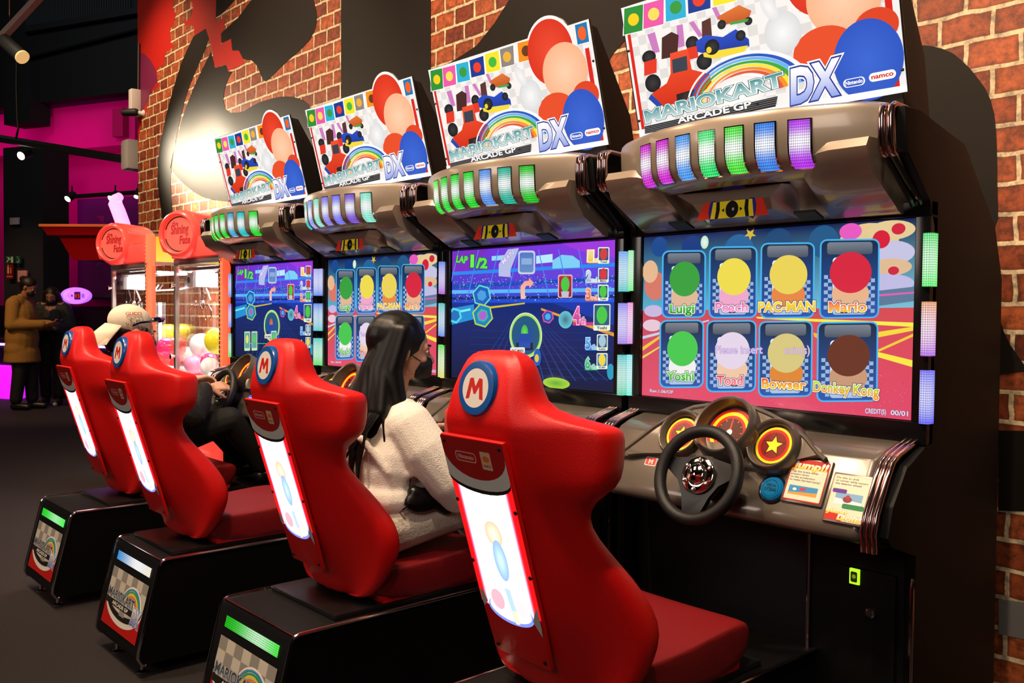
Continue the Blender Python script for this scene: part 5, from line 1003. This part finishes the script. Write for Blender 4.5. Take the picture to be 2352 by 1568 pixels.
# ---- woman in white, racing seat in front of the third machine
X = UOFF[2][0]+CX; V = Vector
def woman_driver():
    org = V((X, -.70, .62)); c = V((X+.005, -.612, 1.315)); fwd = V((.50, 1, -.14))
    b = B('person', SKIN, None, org); L, M = head(b, c, fwd, s=1.02)
    b.caps((X, -.668, 1.08), .052, (X, -.635, 1.235), .050)
    b.caps((X, -.745, .70), .13, (X, -.70, .98), .115).caps((X-.10, -.68, 1.04), .07, (X+.10, -.68, 1.04), .07)
    hr = V((X+.125, -.355, .985)); hl = V((X-.125, -.355, .985))
    for s_, h in ((1, hr), (-1, hl)):
        chain(b, [(X+s_*.165, -.68, 1.055), (X+s_*.25, -.545, .835), h+V((s_*.02, -.055, -.035))], [.05, .038, .026]); hand(b, h+V((s_*.02, -.06, -.035)), V((-s_*.15, .8, .45)), V((-s_*.55, .1, -.7)), 1.15, s_)
        chain(b, [(X+s_*.09, -.72, .69), (X+s_*.125, -.30, .735), (X+s_*.12, -.13, .52)], [.075, .055, .04]); b.caps((X+s_*.12, -.14, .50), .035, (X+s_*.12, -.03, .515), .03)
    o = b.done(180, remesh=.0048, sm=3); o.location = org
    tag(o, 'woman with long black hair, cream fluffy jacket and black mask, seated holding a steering wheel', 'person')
    face_bits(o, L, M, 1.02, SKIN, org)
    fl = mat('cream_fleece', '#eee6da', .95, bump=(220, .35), sheen=.4, noise=(60, .04)); tr = mat('cream_knit', '#e6dccb', .9, bump=(120, .4), sheen=.2)
    j = B('jacket', fl, o, org)
    j.sphere((X, -.725, .90), (.185, .125, .19)); j.sphere((X, -.70, 1.03), (.175, .11, .11)); j.caps((X-.10, -.675, 1.075), .075, (X+.10, -.675, 1.075), .075); j.sphere((X, -.735, .80), (.195, .14, .09)); j.sphere((X, -.63, .88), (.15, .09, .16)); j.caps((X, -.69, 1.10), .075, (X, -.668, 1.15), .062)
    for s_, h in ((1, hr), (-1, hl)):
        chain(j, [(X+s_*.155, -.69, 1.06), (X+s_*.205, -.66, .98), (X+s_*.25, -.585, .875), (X+s_*.25, -.535, .825), (X+s_*.20, -.455, .875), h+V((s_*.025, -.075, -.05))], [.082, .085, .090, .085, .064, .044])
    for q, (a, b2) in enumerate([((.12, -.80, .95), (.02, -.84, .86)), ((.19, -.70, .90), (.08, -.80, .80)), ((.15, -.62, .95), (.22, -.60, .86)), ((.10, -.85, 1.02), (.16, -.78, .90)), ((.24, -.64, .93), (.30, -.56, .86)), ((.27, -.60, .87), (.28, -.50, .80)), ((.10, -.84, .83), (.18, -.72, .78))]): j.caps((X+a[0], a[1], a[2]), .016, (X+b2[0], b2[1], b2[2]), .012)
    j.done(180, remesh=.008, sm=4)
    t = B('trousers', tr, o, org); t.sphere((X, -.735, .685), (.19, .14, .10))
    for s_ in (-1, 1): chain(t, [(X+s_*.095, -.74, .70), (X+s_*.115, -.55, .735), (X+s_*.13, -.30, .745), (X+s_*.125, -.22, .64), (X+s_*.12, -.15, .56)], [.100, .098, .080, .070, .062])
    t.caps((X-.06, -.7, .68), .08, (X+.06, -.7, .68), .08); t.done(180, remesh=.008, sm=4)
    for s_ in (-1, 1): B('shoe', mat('pale_shoe', '#c8c4c0', .5), o, org).caps((X+s_*.12, -.15, .500), .04, (X+s_*.12, -.02, .505), .033).done(180, remesh=.006, sm=2)
    # bag at her hip
    bg_ = B('shoulder_bag', mat('bag_black', '#0c0b0b', .35), None, (X+.2, -.6, .8)); bg_.sphere((X+.205, -.66, .80), (.028, .085, .045)).caps((X+.2, -.70, .83), .025, (X+.21, -.57, .77), .035); bb = bg_.done(180, remesh=.006, sm=2); bb.location = (X+.2, -.6, .8); tag(bb, 'small black bag at the waist of the woman in white', 'bag')
    B('bag_chain', CHROME, bb, (X+.2, -.6, .8)).tube([(X+.222, -.73, .80), (X+.20, -.76, .77), (X+.205, -.74, .745)], .004, 8).done()
    # hair: cap, curtain, loose ends
    hm = mat('black_hair', '#060404', .42, spec=.35); h = B('hair', hm, o, org)
    h.sphere(L(0, -.030, .034), (.094, .112, .104), mtx=M)
    for k in range(9):
        a = -80+k*20; sx = math.sin(R(a)); cy = math.cos(R(a)); top = L(.078*sx, -.05*cy-.01, .06); mid = L(.098*sx, -.075*cy-.03, -.08); low = V((X+.115*sx-.01, -.735-.055*cy+(.05 if abs(a) > 60 else 0), 1.10)); end = V((X+.11*sx-.03, -.775-.055*cy, 1.0-(.05 if k % 2 else 0)))
        chain(h, [top, mid, low, end], [.036, .038, .032, .016])
    chain(h, [L(-.082, .03, .05), L(-.088, .02, -.05), V((X-.10, -.62, 1.16)), V((X-.105, -.60, 1.02))], [.022, .028, .024, .010])
    h.done(180, remesh=.006, sm=7)
    st = B('hair_strands', hm, o, org); random.seed(21)
    for k in range(26):
        x = X-.12+.24*k/25; y = -.812-.035*math.cos((x-X)*9); ln = random.uniform(.10, .26); st.tube([(x, y+.03, 1.10), (x+random.uniform(-.01, .01), y-.012, 1.04), (x+random.uniform(-.03, .02), y-.035+random.uniform(-.008, .008), 1.04-ln*.5), (x+random.uniform(-.05, .03), y-.04+random.uniform(-.01, .03), 1.04-ln)], [.008, .0075, .005, .001], 6)
    for x, y, ln in ((.15, -.74, .22), (.17, -.69, .26), (.13, -.77, .3), (.185, -.66, .12)): st.tube([(X+.09, -.70, 1.12), (X+x-.02, y, 1.10), (X+x+.01, y-.005, 1.10-ln*.55), (X+x+.005, y-.01, 1.10-ln)], [.008, .006, .005, .001], 6)
    st.done()
    B('hair_clip', mat('clip_amber', '#b07030', .25, .6), o, org).sphere(L(-.085, -.09, -.0), (.02, .02, .024)).sphere(L(-.10, -.085, .012), .010).done()
    mk = B('face_mask', mat('mask_black', '#0b0b0c', .6), o, org); mk.sphere(L(0, .062, -.055), (.058, .050, .048), mtx=M).caps(L(0, .095, -.032), .018, L(0, .09, -.07), .026); mk.tube([L(.052, .06, -.035), L(.072, .02, -.015), L(.084, -.005, .005)], .0022, 6).tube([L(-.052, .06, -.035), L(-.072, .02, -.015), L(-.084, -.005, .005)], .0022, 6); mk.done(180)
woman_driver()

# ---- man with the cap, farthest racing seat
def man_driver():
    X = CX; org = V((X, -.72, .62)); c = V((X+.0, -.800, 1.326)); fwd = V((.12, 1, -.20)); b = B('person', SKIN, None, org); L, M = head(b, c, fwd, s=1.12)
    b.caps((X, -.845, 1.08), .056, (X, -.825, 1.25), .056); b.caps((X, -.80, .72), .14, (X, -.83, 1.0), .13).caps((X-.12, -.83, 1.06), .075, (X+.12, -.83, 1.06), .075)
    hr = V((X+.115, -.345, 1.035)); hl = V((X-.115, -.35, 1.06))
    for s_, h in ((1, hr), (-1, hl)):
        chain(b, [(X+s_*.18, -.83, 1.07), (X+s_*.24, -.60, .90), h+V((0, -.085, -.015))], [.052, .042, .028]); hand(b, h+V((0, -.09, -.015)), V((-s_*.05, .95, .12)), V((-s_*.5, .12, -.8)), .85, s_, .03)
        chain(b, [(X+s_*.10, -.76, .70), (X+s_*.14, -.34, .83), (X+s_*.13, -.12, .55)], [.08, .058, .042]); b.caps((X+s_*.13, -.13, .51), .038, (X+s_*.13, -.02, .52), .032)
    o = b.done(180, remesh=.0048, sm=3); o.location = org
    tag(o, 'seated man in a backward cream cap, black mask and black jacket, gripping a steering wheel', 'person'); face_bits(o, L, M, 1.12, SKIN, org)
    jk = mat('black_jacket', '#0b0a0b', .7, bump=(40, .5)); j = B('jacket', jk, o, org)
    j.sphere((X, -.81, .92), (.20, .14, .23)); j.caps((X-.12, -.83, 1.07), .092, (X+.12, -.83, 1.07), .092); j.sphere((X, -.78, .76), (.20, .15, .12)); j.caps((X, -.85, 1.12), .09, (X, -.83, 1.20), .072)
    for s_, h in ((1, hr), (-1, hl)): chain(j, [(X+s_*.17, -.83, 1.08), (X+s_*.22, -.70, .99), (X+s_*.245, -.59, .885), (X+s_*.188, -.515, .958), h+V((s_*.004, -.115, -.02))], [.088, .082, .076, .060, .044])
    j.done(180, remesh=.008, sm=3)
    t = B('trousers', mat('black_trousers', '#0c0b0c', .8), o, org); t.sphere((X, -.78, .70), (.19, .14, .10))
    for s_ in (-1, 1): chain(t, [(X+s_*.095, -.77, .71), (X+s_*.13, -.50, .80), (X+s_*.14, -.33, .84), (X+s_*.135, -.20, .68), (X+s_*.13, -.135, .57)], [.10, .09, .078, .068, .055])
    t.done(180, remesh=.008, sm=3)
    for s_ in (-1, 1): B('shoe', mat('black_shoe', '#101010', .4), o, org).caps((X+s_*.13, -.14, .505), .042, (X+s_*.13, -.015, .508), .034).done(180, remesh=.006, sm=2)
    hm = mat('black_hair', ''); h = B('hair', hm, o, org); h.sphere(L(0, -.035, .0), (.084, .085, .075), mtx=M); h.caps(L(.07, .02, .0), .018, L(.074, .035, .02), .016); h.caps(L(-.07, .02, .0), .018, L(-.074, .035, .02), .016); h.caps(L(0, -.09, -.02), .05, L(0, -.075, -.07), .045); h.done(180, remesh=.006, sm=2)
    # cap worn backward
    cm = mat('cream_cotton', '#d6ccb4', .8, bump=(200, .3)); k = B('cap', cm, o, org)
    k.sphere(L(0, -.026, .050), (.095, .110, .091), mtx=M, seg=32); k.done(180)
    k2 = B('cap_brim', cm, o, org); rings = []
    for i in range(9):
        a = R(-62+i*15.5); rings.append([L(.096*math.sin(a), -.026-.104*math.cos(a), .022), L(.100*math.sin(a)*.98, -.028-.150*math.cos(a)-.004, -.012-.030*math.cos(a)), L(.088*math.sin(a), -.035-.180*math.cos(a), -.040-.07*math.cos(a)), L(.088*math.sin(a), -.035-.180*math.cos(a), -.044-.07*math.cos(a)), L(.100*math.sin(a)*.98, -.028-.150*math.cos(a), -.018-.030*math.cos(a)), L(.094*math.sin(a), -.026-.100*math.cos(a), .016)])
    k2.loft(rings); k2.done(180)
    r_ = V((M[0][0], M[1][0], M[2][0])); f_ = V((M[0][1], M[1][1], M[2][1])); u_ = V((M[0][2], M[1][2], M[2][2]))
    def capdeco():
        A = Art((0, 0, 0), (1, 0, 0), (0, 1, 0), (0, 0, 1), 0); A.text('GUCCI', (-.036, .012), (.034, .026), .015, '#a03024', bold=.03, mapped=False)
        for i in range(26): A.disc((random.uniform(-.03, .045), random.uniform(-.035, .004)), random.uniform(.002, .005), .002, random.choice(['#2a2418', '#6a5a28', '#1c1810']), n=6, mapped=False, rot=random.random()*3)
        V2 = []
        for v in A.V:   # wrap onto the crown's right side
            y = v[0]-.005; z = .060+v[1]; rr = 1-((y)/.110)**2-((z-.050)/.091)**2; V2.append(np.array(L(.095*math.sqrt(max(rr, .02))+.0012, y-.026, z)))
        A.V = V2; A.done('cap_embroidery', PRINT, o, org)
    capdeco()
    g = B('sunglasses', mat('blue_black_gloss', '#0a0c30', .1, coat=1.), None, L(0, .08, .09)); g.tube([L(.07, .088, .078), L(.05, .108, .085), L(0, .118, .09), L(-.05, .108, .085), L(-.07, .088, .078)], .013, 8); g.tube([L(.072, .088, .078), L(.092, .05, .066), L(.098, .0, .050), L(.094, -.03, .03)], .0055, 8); g.tube([L(-.072, .088, .078), L(-.092, .05, .066), L(-.098, .0, .050)], .0055, 8)
    go = g.done(); go.location = L(0, .08, .09); tag(go, 'dark blue sunglasses pushed up on the cream cap', 'sunglasses')
    mk = B('face_mask', mat('mask_black', ''), o, org); mk.sphere(L(0, .062, -.055), (.060, .054, .050), mtx=M).caps(L(0, .098, -.032), .018, L(0, .092, -.07), .028); mk.tube([L(.054, .06, -.035), L(.076, .02, -.015), L(.088, -.005, .0)], .0024, 6).tube([L(-.054, .06, -.035), L(-.076, .02, -.015), L(-.088, -.005, .0)], .0024, 6); mk.done(180)
    br = B('bracelet', mat('bead_brown', '#7a4a24', .3), None, hr); br.tube([hr+V((.036*math.cos(R(a)), -.095, -.018+.036*math.sin(R(a)))) for a in range(0, 360, 20)], .0045, 6, closed=True); bo = br.done(); bo.location = hr; tag(bo, 'thin brown bracelet on the right wrist of the man in the cream cap', 'bracelet')
man_driver()

# ---- standing couple in the background
def stander(name, base, rz, s, kind):
    Rz = Matrix.Rotation(R(rz), 4, 'Z'); F = Matrix.Translation(base) @ Rz @ Matrix.Scale(s, 4); P = lambda x, y, z: F @ V((x, y, z)); D = lambda x, y, z: (Rz @ V((x, y, z)))
    org = V(base); b = B('person', SKIN2, None, org)
    tilt = D(0, 1, -.55 if kind == 'man' else -.35); L, M = head(b, P(0, .09 if kind == 'man' else .03, 1.575 if kind == 'man' else 1.50), tilt, s=s)
    b.caps(P(0, -.01, 1.36), .055*s, P(0, .05, 1.50), .05*s); b.caps(P(0, -.01, .98), .13*s, P(0, -.02, 1.28), .14*s).caps(P(-.12, -.02, 1.36), .07*s, P(.12, -.02, 1.36), .07*s)
    for q in (-1, 1):
        w_ = P(q*.07, .34, 1.10) if kind == 'man' else P(q*.09, .27, 1.06)
        chain(b, [P(q*.18, -.02, 1.37), P(q*.23, .0, 1.08), w_], [.05*s, .042*s, .028*s]); hand(b, w_, D(-q*.3, 1, .1), D(-q*.6, 0, .5), 1.0, q, s=s)
        chain(b, [P(q*.09, 0, .92), P(q*.10, .02 if q > 0 else .06, .50), P(q*.10, -.03+(.10 if q < 0 else 0), .08)], [.085*s, .058*s, .04*s]); b.caps(P(q*.10, -.03+(.10 if q < 0 else 0), .05), .04*s, P(q*.11, .11+(.10 if q < 0 else 0), .04), .035*s)
    o = b.done(180, remesh=.010, sm=2); o.location = org; face_bits(o, L, M, s, SKIN2, org)
    hm = mat('dark_hair', '#120b08', .5); h = B('hair', hm, o, org); h.sphere(L(0, -.026, .040), (.088*s, .104*s, .094*s), mtx=M)
    if kind == 'man': h.sphere(L(0, -.115, .055), .042*s); h.caps(L(0, -.06, -.02), .06*s, L(0, -.05, -.04), .05*s)
    else:
        for q in (-1, 1): chain(h, [L(q*.07, -.01, .05), L(q*.095, -.02, -.08), P(q*.12, -.02, 1.28), P(q*.12, -.02, 1.14)], [.04*s, .045*s, .045*s, .02*s])
        chain(h, [L(0, -.07, .05), P(0, -.10, 1.35), P(0, -.12, 1.18)], [.07*s, .10*s, .05*s])
    h.done(180, remesh=.012, sm=2)
    mk = B('face_mask', mat('mask_black', ''), o, org); mk.sphere(L(0, .062, -.055), (.062*s, .054*s, .05*s), mtx=M); mk.done(180)
    if kind == 'man':
        cm = mat('mustard_wool', '#8a6428', .9, bump=(60, .4)); ct = B('coat', cm, o, org)
        ct.caps(P(-.11, -.02, 1.37), .10*s, P(.11, -.02, 1.37), .10*s); ct.sphere(P(0, -.01, 1.18), (.23*s, .17*s, .26*s), mtx=Rz); ct.sphere(P(0, .0, .92), (.24*s, .19*s, .30*s), mtx=Rz); ct.caps(P(-.08, -.01, .78), .165*s, P(.08, -.01, .78), .165*s)
        ct.lathe([(.20*s, 0), (.235*s, -.1), (.25*s, -.22*s), (.24*s, -.235*s), (.15*s, -.23*s)], Matrix.Translation(P(0, 0, .84)) @ Rz @ Matrix.Diagonal((1, .82, 1, 1)), 24)
        for q in (-1, 1): chain(ct, [P(q*.17, -.02, 1.36), P(q*.235, -.01, 1.09), P(q*.09, .30, 1.10)], [.088*s, .078*s, .056*s])
        ct.done(180, remesh=.014, sm=3); B('collar', cm, o, org).caps(P(-.05, .01, 1.44), .05*s, P(.05, .01, 1.44), .05*s).done(180)
        tr = B('trousers', mat('black_trousers', ''), o, org)
    else:
        jk = B('jacket', mat('black_jacket', ''), o, org); jk.caps(P(-.10, -.02, 1.33), .09*s, P(.10, -.02, 1.33), .09*s); jk.sphere(P(0, 0, 1.10), (.21*s, .16*s, .30*s), mtx=Rz); jk.caps(P(0, -.01, 1.32), .11*s, P(0, .02, 1.39), .075*s)
        for q in (-1, 1): chain(jk, [P(q*.16, -.02, 1.33), P(q*.25, .0, 1.06), P(q*.12, .23, 1.05)], [.09*s, .09*s, .06*s])
        jk.done(180, remesh=.014, sm=3); tr = B('trousers', mat('black_trousers', ''), o, org)
    for q in (-1, 1): chain(tr, [P(q*.09, 0, .90), P(q*.10, .02 if q > 0 else .06, .50), P(q*.10, -.03+(.10 if q < 0 else 0), .14)], [.115*s, .088*s, .075*s])
    tr.done(180, remesh=.014, sm=3)
    for q in (-1, 1):
        y = .10 if q < 0 else 0; sh = B('shoe', mat('black_shoe', '') if kind == 'man' else mat('white_toe_shoe', '#302c2a', .5), o, org); sh.caps(P(q*.10, -.05+y, .052), .05*s, P(q*.11, .12+y, .045), .042*s); sh.done(180)
        if kind != 'man': B('shoe_sole', mat('pale_shoe', ''), o, org).caps(P(q*.10, -.05+y, .025), .025*s, P(q*.112, .15+y, .025), .03*s).done(180)
    return o, P
o, P = stander('man', tuple(at(52, 940, 2, 0)[:2])+(0,), -42, 1.115, 'man'); tag(o, 'standing man in a mustard coat and black trousers looking down at a phone', 'person')
ph = P(.0, .47, 1.15); pb = B('phone', mat('phone_black', '#08080a', .15), None, ph); pb.box(ph+V((-.05, -.05, -.005)), ph+V((.05, .05, .005)), .003); po = pb.done(30); po.location = ph; po.rotation_euler = (R(20), 0, R(-42)); tag(po, 'black phone held by the man in the mustard coat', 'phone')
o, P = stander('woman', tuple(at(122, 928, 2, 0)[:2])+(0,), -125, 1.09, 'woman'); tag(o, 'standing woman dressed in black with a black mask, facing the man in the mustard coat', 'person')
